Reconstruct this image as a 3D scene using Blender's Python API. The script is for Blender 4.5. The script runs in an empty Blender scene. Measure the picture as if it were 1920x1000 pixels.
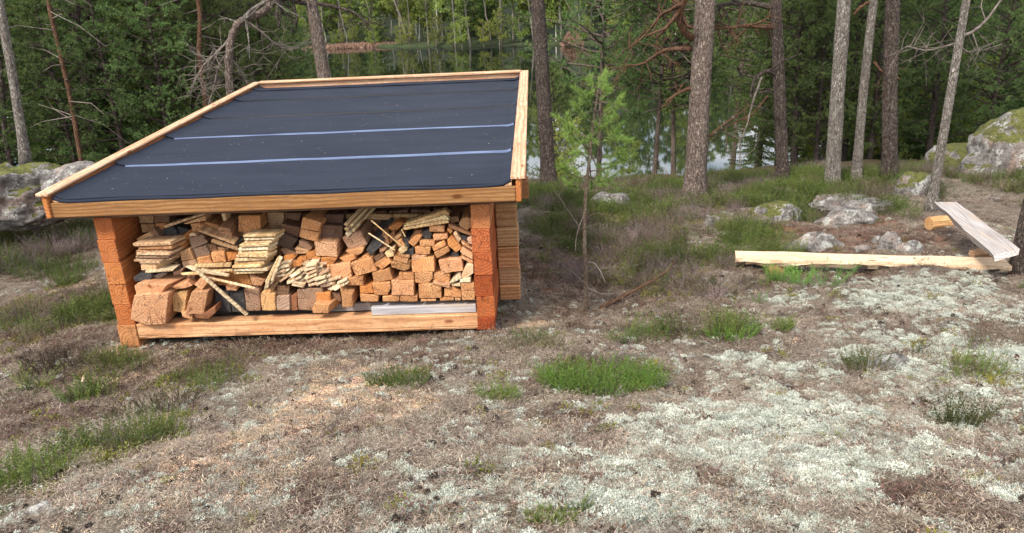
import bpy, bmesh, math, random
import numpy as np
from mathutils import Vector, Matrix

random.seed(7)
RNG = np.random.default_rng(7)
S = bpy.context.scene
COL = S.collection

# ------------------------------------------------------------------ camera, world, sun, exposure
F, PITCH, ROLL = 1439.7, 0.3541, 0.0476
CZ = 8.0                                   # metres above the lake
CAM = np.array([0.0, 0.0, CZ])
_c, _s = math.cos(PITCH), math.sin(PITCH)
FWD = np.array([0, _c, -_s]); _R = np.array([1.0, 0, 0]); _U = np.array([0, _s, _c])
_cr, _sr = math.cos(ROLL), math.sin(ROLL)
RIGHT = _cr * _R - _sr * _U
UP = _sr * _R + _cr * _U
cam_d = bpy.data.cameras.new('camera'); cam = bpy.data.objects.new('camera', cam_d); COL.objects.link(cam)
cam_d.sensor_width = 36; cam_d.lens = F / 1920 * 36; cam_d.clip_start = 0.05; cam_d.clip_end = 2000
M4 = Matrix.Identity(4)
for i in range(3):
    M4[i][0] = RIGHT[i]; M4[i][1] = UP[i]; M4[i][2] = -FWD[i]; M4[i][3] = CAM[i]
cam.matrix_world = M4
S.camera = cam

SUN_EL, SUN_AZ = math.radians(47), math.radians(215)   # azimuth clockwise from +Y: behind the camera, a little left
world = bpy.data.worlds.new('World'); S.world = world; world.use_nodes = True
wn = world.node_tree; wn.nodes.clear()
def wnode(t, **k):
    n = wn.nodes.new(t)
    for a, b in k.items(): setattr(n, a, b)
    return n
wo = wnode('ShaderNodeOutputWorld'); wb = wnode('ShaderNodeBackground'); wb.inputs[1].default_value = 0.115
sky = wnode('ShaderNodeTexSky', sky_type='NISHITA', sun_disc=False, sun_elevation=SUN_EL, sun_rotation=SUN_AZ)
wtc = wnode('ShaderNodeTexCoord'); wmp = wnode('ShaderNodeMapping'); wmp.inputs['Scale'].default_value = (1, 1, 2.2)
wno = wnode('ShaderNodeTexNoise'); wno.inputs['Scale'].default_value = 2.6; wno.inputs['Detail'].default_value = 7
wcr = wnode('ShaderNodeValToRGB'); wcr.color_ramp.elements[0].position = .40; wcr.color_ramp.elements[1].position = .56
wmx = wnode('ShaderNodeMix', data_type='RGBA'); wmx.inputs['B'].default_value = (13.5, 13.6, 13.9, 1)
wn.links.new(wtc.outputs['Generated'], wmp.inputs[0]); wn.links.new(wmp.outputs[0], wno.inputs['Vector'])
wn.links.new(wno.outputs[0], wcr.inputs[0]); wn.links.new(wcr.outputs[0], wmx.inputs['Factor'])
wn.links.new(sky.outputs[0], wmx.inputs['A']); wn.links.new(wmx.outputs['Result'], wb.inputs[0]); wn.links.new(wb.outputs[0], wo.inputs[0])

sun_d = bpy.data.lights.new('sun', 'SUN'); sun = bpy.data.objects.new('sun', sun_d); COL.objects.link(sun)
sun_d.energy = 2.8; sun_d.angle = math.radians(11); sun_d.color = (1, .94, .84)
sdir = Vector((math.sin(SUN_AZ) * math.cos(SUN_EL), math.cos(SUN_AZ) * math.cos(SUN_EL), math.sin(SUN_EL)))
sun.rotation_euler = sdir.to_track_quat('Z', 'Y').to_euler()
S.view_settings.view_transform = 'Standard'; S.view_settings.look = 'None'; S.view_settings.gamma = 1
S.view_settings.use_curve_mapping = False
S.view_settings.exposure = 0.76
S.cycles.max_bounces = 6; S.cycles.diffuse_bounces = 3; S.cycles.transmission_bounces = 4; S.cycles.use_denoising = True

# ------------------------------------------------------------------ picture <-> place
def ray(px, py):
    d = FWD * F + RIGHT * (px - 960) + UP * (500 - py)
    return d / np.linalg.norm(d)
def RZ(px, py, z):                       # z = metres relative to the camera
    d = ray(px, py); return CAM + d * (z / d[2])
def RY(px, py, Y):
    d = ray(px, py); return CAM + d * (Y / d[1])

# ------------------------------------------------------------------ noise helpers
_perm = RNG.random((256, 256))
def vnoise(x, y):
    xi = np.floor(x).astype(int); yi = np.floor(y).astype(int)
    fx = x - xi; fy = y - yi; fx = fx * fx * (3 - 2 * fx); fy = fy * fy * (3 - 2 * fy)
    g = lambda a, b: _perm[a & 255, b & 255]
    return (g(xi, yi) * (1 - fx) + g(xi + 1, yi) * fx) * (1 - fy) + (g(xi, yi + 1) * (1 - fx) + g(xi + 1, yi + 1) * fx) * fy
def fbm(x, y, o=4):
    s = 0; a = .5
    for i in range(o):
        s = s + a * (vnoise(x * 2 ** i + 17 * i, y * 2 ** i + 31 * i) - .5); a *= .5
    return s
def sstep(a, b, x):
    t = np.clip((x - a) / (b - a), 0, 1); return t * t * (3 - 2 * t)

# ------------------------------------------------------------------ terrain height
_ctrl = []
for px, py, z in [(960,1000,-1.62),(300,1000,-1.68),(-300,1000,-1.95),(1500,1000,-1.6),(2200,1000,-1.6),
                  (960,800,-1.92),(400,800,-2.02),(0,800,-2.25),(1500,800,-1.9),(1920,800,-1.88),(2300,800,-1.9),
                  (912,624,-2.42),(245,656,-2.50),(0,650,-2.62),(-300,650,-2.72),(580,640,-2.47),
                  (1100,592,-2.47),(1400,600,-2.38),(1900,600,-2.3),(2300,600,-2.3),
                  (985,480,-2.66),(1400,515,-2.55),(1900,512,-2.5),(2300,500,-2.5),
                  (100,500,-2.8),(0,430,-2.75),(-300,430,-2.7),
                  (1100,392,-2.84),(1300,384,-2.86),(1560,360,-2.78),(1750,400,-2.74),(1920,385,-2.65),(2300,380,-2.6),
                  (1600,440,-2.68),(1000,400,-2.88),(80,345,-2.95),(1300,366,-3.03),(1200,366,-3.05),(1400,360,-3.02),(1120,368,-3.06),(1600,337,-2.85),(1040,364,-3.04),
                  (600,560,-2.52),(600,480,-2.62)]:
    p = RZ(px, py, z); _ctrl.append((p[0], p[1], z))
_ctrl += [(-6,-4,-1.9),(0,-4,-1.45),(6,-4,-1.5),(0,0,-1.52),(-3,0,-1.75),(3,0,-1.5)]
for x in (-22,-15,-8,-2,5,12,20): _ctrl += [(x, 16, -4.0), (x, 21, -5.9)]
_ctrl = np.array(_ctrl)
def _tps(r): return np.where(r > 1e-9, r * r * np.log(np.maximum(r, 1e-9)), 0)
_n = len(_ctrl); _A = np.zeros((_n + 3, _n + 3))
_A[:_n, :_n] = _tps(np.hypot(_ctrl[:, None, 0] - _ctrl[None, :, 0], _ctrl[:, None, 1] - _ctrl[None, :, 1])) + np.eye(_n) * .05
_P = np.c_[np.ones(_n), _ctrl[:, :2]]; _A[:_n, _n:] = _P; _A[_n:, :_n] = _P.T
_W = np.linalg.solve(_A, np.r_[_ctrl[:, 2], 0, 0, 0])
def base_h(x, y):                        # relative to camera
    x = np.asarray(x, float); y = np.asarray(y, float); sh = x.shape; xf = x.ravel(); yf = y.ravel(); out = np.empty(len(xf))
    for i in range(0, len(xf), 20000):
        a, b = xf[i:i+20000], yf[i:i+20000]
        out[i:i+20000] = _tps(np.hypot(a[:, None] - _ctrl[:, 0], b[:, None] - _ctrl[:, 1])) @ _W[:_n] + _W[_n] + _W[_n+1] * a + _W[_n+2] * b
    out = out.reshape(sh)
    shore = 28 + np.clip(-x - 6, 0, 20) * .55
    far = -2.9 - (y - 11) / (shore - 11) * 5.3
    side = -2.4 + 0 * x
    side = np.where(y > 11, far, side + .0)
    w = sstep(9, 14, np.abs(x)) * sstep(2, 6, y) + sstep(7, 10, np.abs(x))*0
    w = np.maximum(w, sstep(14, 20, y)); w = np.maximum(w, sstep(12, 18, np.abs(x)))
    return out * (1 - w) + side * w
def ground_z(x, y, detail=True):
    x = np.asarray(x, float); y = np.asarray(y, float)
    z = base_h(x, y) + CZ
    if detail:
        d = np.hypot(x, y); k = sstep(0, 1, d / 9)
        z = z + fbm(x * 1.1, y * 1.1, 3) * (.10 + .25 * k) * sstep(.5, 3, d) + fbm(x * 5 + 9, y * 5, 3) * .05 + fbm(x * 22, y * 22 + 5, 2) * .022
    return z
def gz(x, y): return float(ground_z(np.array([x]), np.array([y]))[0])
def G(px, py):                           # where the line of sight through a point meets the ground
    d = ray(px, py); t = np.linspace(1.5, 40, 1600); P = CAM + d * t[:, None]
    below = P[:, 2] < ground_z(P[:, 0], P[:, 1])
    i = int(np.argmax(below)) if below.any() else len(t) - 1
    return P[i]

# ------------------------------------------------------------------ materials
MAT = {}
class NT:
    def __init__(s, name):
        s.m = bpy.data.materials.new(name); s.m.use_nodes = True; s.t = s.m.node_tree; s.t.nodes.clear(); MAT[name] = s.m
        s.out = s.n('ShaderNodeOutputMaterial')
    def n(s, t, **k):
        nd = s.t.nodes.new(t)
        for a, b in k.items():
            if a.startswith('_'): nd.inputs[int(a[1:])].default_value = b
            else: setattr(nd, a, b)
        return nd
    def l(s, a, b): s.t.links.new(a, b)
    def noise(s, vec, scale, detail=4, rough=.55, dist=0):
        nd = s.n('ShaderNodeTexNoise'); nd.inputs['Scale'].default_value = scale; nd.inputs['Detail'].default_value = detail
        nd.inputs['Roughness'].default_value = rough; nd.inputs['Distortion'].default_value = dist
        if vec is not None: s.l(vec, nd.inputs['Vector'])
        return nd.outputs[0]
    def ramp(s, fac, stops):
        nd = s.n('ShaderNodeValToRGB'); e = nd.color_ramp.elements
        while len(e) < len(stops): e.new(.5)
        for el, (p, c) in zip(e, stops):
            el.position = p; el.color = (c if isinstance(c, tuple) else (c, c, c)) + (1,)
        s.l(fac, nd.inputs[0]); return nd.outputs[0]
    def mix(s, fac, a, b, mode='MIX'):
        nd = s.n('ShaderNodeMix', data_type='RGBA', blend_type=mode)
        for v, k in ((fac, 'Factor'), (a, 'A'), (b, 'B')):
            if isinstance(v, (int, float)): nd.inputs[k].default_value = v
            elif isinstance(v, tuple): nd.inputs[k].default_value = v + (1,)
            else: s.l(v, nd.inputs[k])
        return nd.outputs['Result']
    def math(s, op, a, b=0.0, c=None):
        nd = s.n('ShaderNodeMath', operation=op)
        for i, v in enumerate((a, b) if c is None else (a, b, c)):
            if isinstance(v, (int, float)): nd.inputs[i].default_value = v
            else: s.l(v, nd.inputs[i])
        return nd.outputs[0]
    def mapping(s, vec, scale=(1, 1, 1), loc=None):
        nd = s.n('ShaderNodeMapping'); nd.inputs['Scale'].default_value = scale; s.l(vec, nd.inputs[0])
        if loc is not None: s.l(loc, nd.inputs['Location'])
        return nd.outputs[0]
    def bump(s, h, strength, dist):
        nd = s.n('ShaderNodeBump'); nd.inputs['Strength'].default_value = strength; nd.inputs['Distance'].default_value = dist
        s.l(h, nd.inputs['Height']); return nd.outputs[0]
    def pbr(s, col, rough=.8, bump=None, spec=.3):
        b = s.n('ShaderNodeBsdfPrincipled')
        if isinstance(col, tuple): b.inputs['Base Color'].default_value = col + (1,)
        else: s.l(col, b.inputs['Base Color'])
        if isinstance(rough, (int, float)): b.inputs['Roughness'].default_value = rough
        else: s.l(rough, b.inputs['Roughness'])
        b.inputs['Specular IOR Level'].default_value = spec
        if bump is not None: s.l(bump, b.inputs['Normal'])
        s.l(b.outputs[0], s.out.inputs[0]); return b

def wood(name, freq=55.0, pith=.10, contrast=.55, knots=True, grey=0.0):
    """solid wood: rings about a pith that runs along the piece's own Y, tinted by the object's colour"""
    m = NT(name); tc = m.n('ShaderNodeTexCoord'); oi = m.n('ShaderNodeObjectInfo')
    off = m.n('ShaderNodeCombineXYZ')
    m.l(m.math('MULTIPLY', m.math('SUBTRACT', oi.outputs['Random'], .5), pith * 2), off.inputs[0])
    m.l(m.math('MULTIPLY', oi.outputs['Random'], 9.0), off.inputs[1])
    r2 = m.math('FRACT', m.math('MULTIPLY', oi.outputs['Random'], 17.3))
    m.l(m.math('MULTIPLY', m.math('SUBTRACT', r2, .5), pith * 2), off.inputs[2])
    v = m.n('ShaderNodeVectorMath', operation='ADD'); m.l(tc.outputs['Object'], v.inputs[0]); m.l(off.outputs[0], v.inputs[1])
    sep = m.n('ShaderNodeSeparateXYZ'); m.l(v.outputs[0], sep.inputs[0])
    warp = m.noise(m.mapping(v.outputs[0], (8, 1.2, 8)), 1.0, 4)
    rad = m.math('POWER', m.math('ADD', m.math('POWER', sep.outputs[0], 2), m.math('POWER', sep.outputs[2], 2)), .5)
    rad = m.math('ADD', rad, m.math('MULTIPLY', warp, .085))
    ring = m.math('SINE', m.math('MULTIPLY', rad, freq * 6.28))
    ring = m.math('ADD', m.math('MULTIPLY', ring, .5), .5)
    fine = m.noise(m.mapping(v.outputs[0], (90, 6, 90)), 1.0, 3)
    blot = m.noise(m.mapping(v.outputs[0], (5, 2, 5)), 1.0, 4, .65)
    tint = oi.outputs['Color']
    dark = m.mix(1.0, tint, (contrast, contrast * .8, contrast * .68), 'MULTIPLY')
    c = m.mix(m.math('MULTIPLY', m.math('POWER', ring, 1.6), .85), tint, dark)
    c = m.mix(m.ramp(fine, [(.35, .0), (.7, .6)]), c, dark)
    c = m.mix(m.ramp(blot, [(.42, 0.0), (.66, .75)]), c, m.mix(1.0, tint, (.62, .48, .40), 'MULTIPLY'))
    if knots:
        vo = m.n('ShaderNodeTexVoronoi'); vo.inputs['Scale'].default_value = 1.0; m.l(m.mapping(v.outputs[0], (6, 2.6, 6)), vo.inputs['Vector'])
        c = m.mix(m.ramp(vo.outputs['Distance'], [(.06, .9), (.13, 0.0)]), c, m.mix(1.0, tint, (.28, .15, .09), 'MULTIPLY'))
    # checks radiating from the pith
    ang = m.math('ARCTAN2', sep.outputs[2], sep.outputs[0])
    cv = m.n('ShaderNodeCombineXYZ'); m.l(m.math('MULTIPLY', ang, 2.2), cv.inputs[0]); m.l(m.math('MULTIPLY', oi.outputs['Random'], 50), cv.inputs[1]); m.l(m.math('MULTIPLY', rad, 3.0), cv.inputs[2])
    ck = m.noise(cv.outputs[0], 2.0, 2, .4)
    ckm = m.ramp(ck, [(.47, 0.0), (.5, .9), (.53, 0.0)])
    ckm = m.math('MULTIPLY', ckm, m.ramp(m.noise(cv.outputs[0], .9, 1), [(.5, 0.0), (.6, 1.0)]))
    c = m.mix(ckm, c, m.mix(1.0, tint, (.3, .2, .15), 'MULTIPLY'))
    # nibbled dirt and saw marks
    dirt = m.noise(tc.outputs['Object'], 35, 4, .7)
    c = m.mix(m.ramp(dirt, [(.50, 0.0), (.75, .55)]), c, (.13, .08, .055))
    h = m.math('ADD', m.math('MULTIPLY', ring, .3), m.math('SUBTRACT', fine, m.math('MULTIPLY', ckm, 2.0)))
    m.pbr(c, .8, m.bump(h, .8, .003), .15)
    return m.m
wood('sawn_wood', 52, .10, .58)
wood('log_wood', 44, .05, .58)
wood('board_wood', 38, .16, .52)
wood('split_wood', 80, .12, .7, False)

m = NT('weathered_wood'); tc = m.n('ShaderNodeTexCoord'); oi = m.n('ShaderNodeObjectInfo')
f1 = m.noise(m.mapping(tc.outputs['Object'], (60, 3, 60)), 1.0, 4, .6); f2 = m.noise(m.mapping(tc.outputs['Object'], (9, 1.5, 9)), 1.0, 4)
c = m.mix(m.ramp(f1, [(.3, 0.0), (.7, 1.0)]), (.41, .395, .39), (.19, .178, .17)); c = m.mix(m.ramp(f2, [(.5, 0.0), (.7, .6)]), c, (.34, .24, .15))
c = m.mix(1.0, c, oi.outputs['Color'], 'MULTIPLY')
m.pbr(c, .75, m.bump(f1, .6, .003), .25)

m = NT('charred_wood'); tc = m.n('ShaderNodeTexCoord'); f1 = m.noise(m.mapping(tc.outputs['Object'], (40, 12, 40)), 1.0, 5, .7)
m.pbr(m.ramp(f1, [(.35, (.018, .018, .02)), (.6, (.06, .052, .048)), (.75, (.14, .10, .075))]), .7, m.bump(f1, .9, .004), .3)

m = NT('roof_felt'); tc = m.n('ShaderNodeTexCoord'); f1 = m.noise(tc.outputs['Object'], 420, 2, .8); f2 = m.noise(m.mapping(tc.outputs['Object'], (1.2, 3, 1)), 1.3, 5, .6)
f3 = m.noise(m.mapping(tc.outputs['Object'], (.7, 9, 1)), 1.0, 3)
c = m.mix(m.ramp(f1, [(.3, 0.0), (.75, 1.0)]), (.010, .013, .022), (.028, .034, .052)); c = m.mix(m.ramp(f2, [(.35, 0.0), (.7, .45)]), c, (.034, .040, .058))
sp = m.n('ShaderNodeTexVoronoi'); sp.inputs['Scale'].default_value = 38; m.l(tc.outputs['Object'], sp.inputs['Vector'])
c = m.mix(m.ramp(sp.outputs['Distance'], [(.05, .45), (.10, 0.0)]), c, (.10, .10, .11))
m.pbr(c, .85, m.bump(m.math('ADD', m.math('MULTIPLY', f1, .12), m.math('MULTIPLY', f3, 1.0)), .5, .006), .12)
m = NT('felt_lap_blue'); tc = m.n('ShaderNodeTexCoord'); f1 = m.noise(m.mapping(tc.outputs['Object'], (4, 60, 60)), 1.0, 3)
m.pbr(m.ramp(f1, [(.3, (.075, .10, .17)), (.7, (.14, .175, .27))]), .7, None, .1)
m = NT('felt_lap_black'); m.pbr((.008, .009, .012), .6)

def bark(name, c1, c2, c3, sc=1.0, lich=.35):
    m = NT(name); tc = m.n('ShaderNodeTexCoord'); oi = m.n('ShaderNodeObjectInfo')
    v = m.n('ShaderNodeVectorMath', operation='ADD'); m.l(tc.outputs['Object'], v.inputs[0])
    cx = m.n('ShaderNodeCombineXYZ'); m.l(m.math('MULTIPLY', oi.outputs['Random'], 20), cx.inputs[2]); m.l(cx.outputs[0], v.inputs[1])
    vo = m.n('ShaderNodeTexVoronoi', feature='DISTANCE_TO_EDGE'); vo.inputs['Scale'].default_value = 1
    wv = m.n('ShaderNodeVectorMath', operation='ADD'); m.l(m.mapping(v.outputs[0], (42 * sc, 42 * sc, 13 * sc)), wv.inputs[0])
    nn = m.n('ShaderNodeTexNoise'); nn.inputs['Scale'].default_value = 22 * sc; nn.inputs['Detail'].default_value = 5; m.l(v.outputs[0], nn.inputs['Vector'])
    nv = m.n('ShaderNodeVectorMath', operation='SCALE'); nv.inputs['Scale'].default_value = 2.6; m.l(nn.outputs['Color'], nv.inputs[0]); m.l(nv.outputs[0], wv.inputs[1])
    m.l(wv.outputs[0], vo.inputs['Vector'])
    f = m.noise(m.mapping(v.outputs[0], (1, 1, .5)), 60 * sc, 5, .7); g = m.noise(v.outputs[0], 3.5, 4)
    c = m.mix(m.ramp(f, [(.3, 0.0), (.7, 1.0)]), c1, c2)
    c = m.mix(m.ramp(vo.outputs['Distance'], [(.0, .55), (.10, 0.0)]), c, c3)
    c = m.mix(m.ramp(m.noise(m.mapping(v.outputs[0], (1, 1, .22)), 38 * sc, 5, .75), [(.5, 0.0), (.62, .8)]), c, c3)
    c = m.mix(m.ramp(m.noise(m.mapping(v.outputs[0], (1, 1, .45)), 34 * sc, 4, .75), [(.54, 0.0), (.60, .75)]), c, tuple(min(.62, q * 1.55) for q in c2))
    c = m.mix(m.ramp(m.noise(v.outputs[0], 26, 4, .7), [(.55, 0.0), (.68, lich)]), c, (.42, .45, .38))
    c = m.mix(m.ramp(g, [(.4, 0.0), (.7, .5)]), c, m.mix(.5, c1, c3))
    h = m.math('ADD', m.ramp(vo.outputs['Distance'], [(.0, 0.0), (.2, 1.0)]), m.math('MULTIPLY', f, .7))
    m.pbr(c, .9, m.bump(h, 1.0, .03), .15)
bark('pine_bark', (.21, .155, .125), (.36, .28, .235), (.075, .052, .042))
bark('dark_bark', (.10, .075, .062), (.17, .13, .11), (.03, .022, .02), 1.0, .2)
bark('red_bark', (.30, .14, .07), (.22, .13, .085), (.10, .06, .045), 1.5, .15)
bark('grey_bark', (.24, .20, .17), (.42, .37, .32), (.085, .065, .055), 1.3, .7)
bark('sapling_bark', (.25, .16, .11), (.34, .27, .20), (.12, .08, .06), 3.0, 1.0)
m = NT('birch_bark'); tc = m.n('ShaderNodeTexCoord'); f = m.noise(m.mapping(tc.outputs['Object'], (3, 3, 9)), 2.0, 3)
m.pbr(m.ramp(f, [(.4, (.06, .05, .045)), (.46, (.62, .58, .5))]), .7)
m = NT('dead_twig'); tc = m.n('ShaderNodeTexCoord'); f = m.noise(tc.outputs['Object'], 15, 4)
m.pbr(m.ramp(f, [(.3, (.085, .065, .055)), (.7, (.22, .185, .155))]), .85)
m = NT('cone_dark'); m.pbr((.05, .035, .028), .8)

def leafmat(name, c1, c2, c3, sc=1.5, trans=.3, lo=.75, rg=.55):
    m = NT(name); geo = m.n('ShaderNodeNewGeometry'); oi = m.n('ShaderNodeObjectInfo'); tc = m.n('ShaderNodeTexCoord')
    n1 = m.noise(tc.outputs['Object'], sc, 3, .6)
    c = m.mix(m.ramp(n1, [(.35, 0.0), (.65, 1.0)]), c1, c2)
    c = m.mix(m.math('MULTIPLY', m.ramp(geo.outputs['Random Per Island'], [(.3, 0.0), (1.0, 1.0)]), .75), c, c3)
    hv = m.n('ShaderNodeHueSaturation'); m.l(c, hv.inputs['Color'])
    m.l(m.math('ADD', m.math('MULTIPLY', oi.outputs['Random'], rg), lo), hv.inputs['Value']); m.l(m.math('ADD', m.math('MULTIPLY', m.math('FRACT', m.math('MULTIPLY', oi.outputs['Random'], 7.7)), .05), .475), hv.inputs['Hue'])
    d = m.n('ShaderNodeBsdfPrincipled'); d.inputs['Roughness'].default_value = .6; d.inputs['Specular IOR Level'].default_value = .25; m.l(hv.outputs[0], d.inputs['Base Color'])
    t = m.n('ShaderNodeBsdfTranslucent'); m.l(hv.outputs[0], t.inputs[0])
    mx = m.n('ShaderNodeMixShader'); mx.inputs[0].default_value = trans; m.l(d.outputs[0], mx.inputs[1]); m.l(t.outputs[0], mx.inputs[2]); m.l(mx.outputs[0], m.out.inputs[0])
leafmat('pine_needles', (.075, .125, .042), (.135, .20, .06), (.24, .29, .095), 1.5, .4)
leafmat('sapling_needles', (.12, .24, .05), (.19, .33, .07), (.28, .42, .10), 6, .4)
leafmat('spruce_needles', (.07, .12, .038), (.12, .185, .05), (.20, .25, .07), 1.5, .4)
leafmat('bright_leaves', (.18, .26, .055), (.27, .34, .07), (.38, .39, .085), 1.5, .4)
leafmat('far_pine_needles', (.19, .26, .065), (.28, .35, .08), (.38, .41, .11), .8, .4)  # brighter than the near needles: far shore sunlight is put into the colour
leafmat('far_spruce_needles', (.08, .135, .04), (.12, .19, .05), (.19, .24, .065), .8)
leafmat('heather_green', (.060, .095, .022), (.10, .14, .032), (.19, .21, .055), 6, .3, .45, 1.1)
leafmat('heather_bright', (.06, .12, .02), (.10, .185, .03), (.21, .27, .06), 6)
leafmat('heather_brown', (.09, .075, .045), (.15, .11, .07), (.25, .20, .14), 6, .3, .45, 1.1)
leafmat('heather_flower', (.16, .11, .115), (.24, .185, .17), (.36, .30, .27), 6, .3, .5, 1.0)
leafmat('litter_needles', (.08, .058, .043), (.28, .21, .15), (.58, .48, .37), 6, .1, .55, .7)
leafmat('lichen', (.34, .37, .30), (.62, .64, .55), (.84, .84, .76), 6, .2, .7, .5)
leafmat('sawdust_chips', (.62, .38, .22), (.72, .48, .30), (.80, .60, .42), 6, .1)
leafmat('moss', (.12, .13, .025), (.20, .19, .03), (.26, .24, .06), 6, .1)
leafmat('humus_bits', (.05, .03, .022), (.09, .055, .038), (.14, .08, .05), 6, 0)

m = NT('rock'); tc = m.n('ShaderNodeTexCoord'); oi = m.n('ShaderNodeObjectInfo'); geo = m.n('ShaderNodeNewGeometry')
v = m.n('ShaderNodeVectorMath', operation='ADD'); m.l(tc.outputs['Object'], v.inputs[0]); m.l(oi.outputs['Random'], v.inputs[1])
a = m.noise(v.outputs[0], 9, 6, .65); b = m.noise(v.outputs[0], 2.6, 4, .6, .5); e = m.noise(v.outputs[0], 45, 4, .7)
c = m.mix(m.ramp(a, [(.35, 0.0), (.62, 1.0)]), (.06, .052, .047), (.23, .21, .195))
c = m.mix(m.ramp(b, [(.50, 0.0), (.66, .6)]), c, (.30, .20, .155))
c = m.mix(m.ramp(m.noise(v.outputs[0], 8, 7, .75), [(.53, 0.0), (.58, .8)]), c, (.38, .38, .345))
c = m.mix(m.ramp(e, [(.52, 0.0), (.64, .85)]), c, (.05, .045, .04))
sn = m.n('ShaderNodeSeparateXYZ'); m.l(geo.outputs['Normal'], sn.inputs[0])
ms = m.math('ADD', m.math('MULTIPLY', sn.outputs[2], .55), m.math('ADD', m.math('MULTIPLY', b, .6), m.math('MULTIPLY', m.math('SUBTRACT', m.noise(v.outputs[0], 14, 5, .75), .35), .6)))
mm = m.math('MULTIPLY', m.ramp(ms, [(.73, 0.0), (.79, 1.0)]), m.math('GREATER_THAN', oi.outputs['Alpha'], .5))
mc = m.mix(m.ramp(m.noise(v.outputs[0], 22, 4, .7), [(.3, 0.0), (.7, 1.0)]), (.035, .04, .012), (.13, .13, .035))
c = m.mix(mm, c, mc)
m.pbr(c, .9, m.bump(m.math('ADD', a, m.math('MULTIPLY', e, .5)), .8, .02), .2)

m = NT('ground'); geo = m.n('ShaderNodeNewGeometry'); P = geo.outputs['Position']
def attr(nm):
    a = m.n('ShaderNodeAttribute', attribute_name=nm); return a.outputs['Fac']
n1 = m.noise(P, 2.2, 5, .6); n2 = m.noise(P, 11, 5, .65); n3 = m.noise(P, 60, 4, .7); n4 = m.noise(P, 170, 3, .7)
c = m.mix(m.ramp(n3, [(.35, 0.0), (.65, 1.0)]), (.055, .042, .032), (.25, .20, .155))
c = m.mix(m.ramp(n4, [(.55, 0.0), (.7, .8)]), c, (.52, .46, .38))
c = m.mix(m.ramp(n2, [(.50, 0.0), (.66, .65)]), c, (.09, .062, .05))
def mask(nm, lo, hi, nz): return m.ramp(m.math('ADD', attr(nm), m.math('MULTIPLY', m.math('SUBTRACT', nz, .5), 1.2)), [(lo, 0.0), (hi, 1.0)])
c = m.mix(mask('green', .45, .75, n2), c, m.mix(m.ramp(n3, [(.35, 0.0), (.7, 1.0)]), (.035, .045, .02), (.11, .105, .045)))
c = m.mix(mask('forest', .4, .7, n2), c, m.mix(n3, (.05, .04, .022), (.10, .075, .04)))
c = m.mix(m.math('MULTIPLY', mask('lichen', .4, .75, n3), .85), c, m.mix(m.ramp(n4, [(.3, 0.0), (.7, 1.0)]), (.33, .35, .30), (.62, .64, .56)))
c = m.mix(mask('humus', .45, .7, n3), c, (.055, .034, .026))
c = m.mix(m.math('MULTIPLY', mask('sawdust', .45, .75, n3), .9), c, m.mix(m.ramp(n4, [(.35, 0.0), (.65, 1.0)]), (.55, .34, .19), (.80, .58, .38)))
c = m.mix(mask('redlitter', .4, .7, n2), c, m.mix(n3, (.14, .065, .04), (.25, .14, .095)))
m.pbr(c, .95, m.bump(m.math('ADD', m.math('ADD', n3, m.math('MULTIPLY', n2, .8)), m.math('MULTIPLY', n4, .5)), .9, .015), .1)

m = NT('far_ground'); geo = m.n('ShaderNodeNewGeometry'); m.pbr(m.ramp(m.noise(geo.outputs['Position'], .6, 5), [(.3, (.02, .03, .012)), (.7, (.05, .065, .025))]), .95)
m = NT('reeds'); tc = m.n('ShaderNodeTexCoord'); m.pbr(m.ramp(m.noise(tc.outputs['Object'], 8, 4), [(.3, (.20, .11, .07)), (.7, (.42, .27, .20))]), .9)
m = NT('water'); geo = m.n('ShaderNodeNewGeometry'); nn = m.noise(m.mapping(geo.outputs['Position'], (1, .35, 1)), 1.6, 3)
b = m.pbr((.008, .012, .008), .03, m.bump(nn, .05, .03), .5); b.inputs['IOR'].default_value = 1.33; b.inputs['Specular IOR Level'].default_value = .9

# ------------------------------------------------------------------ mesh helpers
def mesh_from(name, V, Fc):
    me = bpy.data.meshes.new(name); me.from_pydata([tuple(v) for v in V], [], Fc); me.update(); return me
def mesh_tris(name, T):                  # T: (n,3,3) array
    T = np.asarray(T, np.float32).reshape(-1, 3); n = len(T) // 3
    me = bpy.data.meshes.new(name); me.vertices.add(n * 3); me.vertices.foreach_set('co', T.ravel())
    me.loops.add(n * 3); me.loops.foreach_set('vertex_index', np.arange(n * 3, dtype=np.int32))
    me.polygons.add(n); me.polygons.foreach_set('loop_start', np.arange(0, n * 3, 3, dtype=np.int32))
    try: me.polygons.foreach_set('loop_total', np.full(n, 3, np.int32))
    except Exception: pass
    me.update(calc_edges=True); return me
def link(name, me, mat=None, parent=None, smooth=False):
    o = bpy.data.objects.new(name, me); COL.objects.link(o)
    if mat and me is not None and not me.materials: me.materials.append(MAT[mat])
    if parent is not None: o.parent = parent
    if smooth: me.polygons.foreach_set('use_smooth', [True] * len(me.polygons))
    return o
def empty(name, loc=(0, 0, 0), rz=0):
    o = bpy.data.objects.new(name, None); COL.objects.link(o); o.location = loc; o.rotation_euler = (0, 0, rz); o.empty_display_size = .1; return o
def tag(o, label=None, cat=None, group=None, kind=None):
    if label: o['label'] = label
    if cat: o['category'] = cat
    if group: o['group'] = group
    if kind: o['kind'] = kind
    return o
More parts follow.
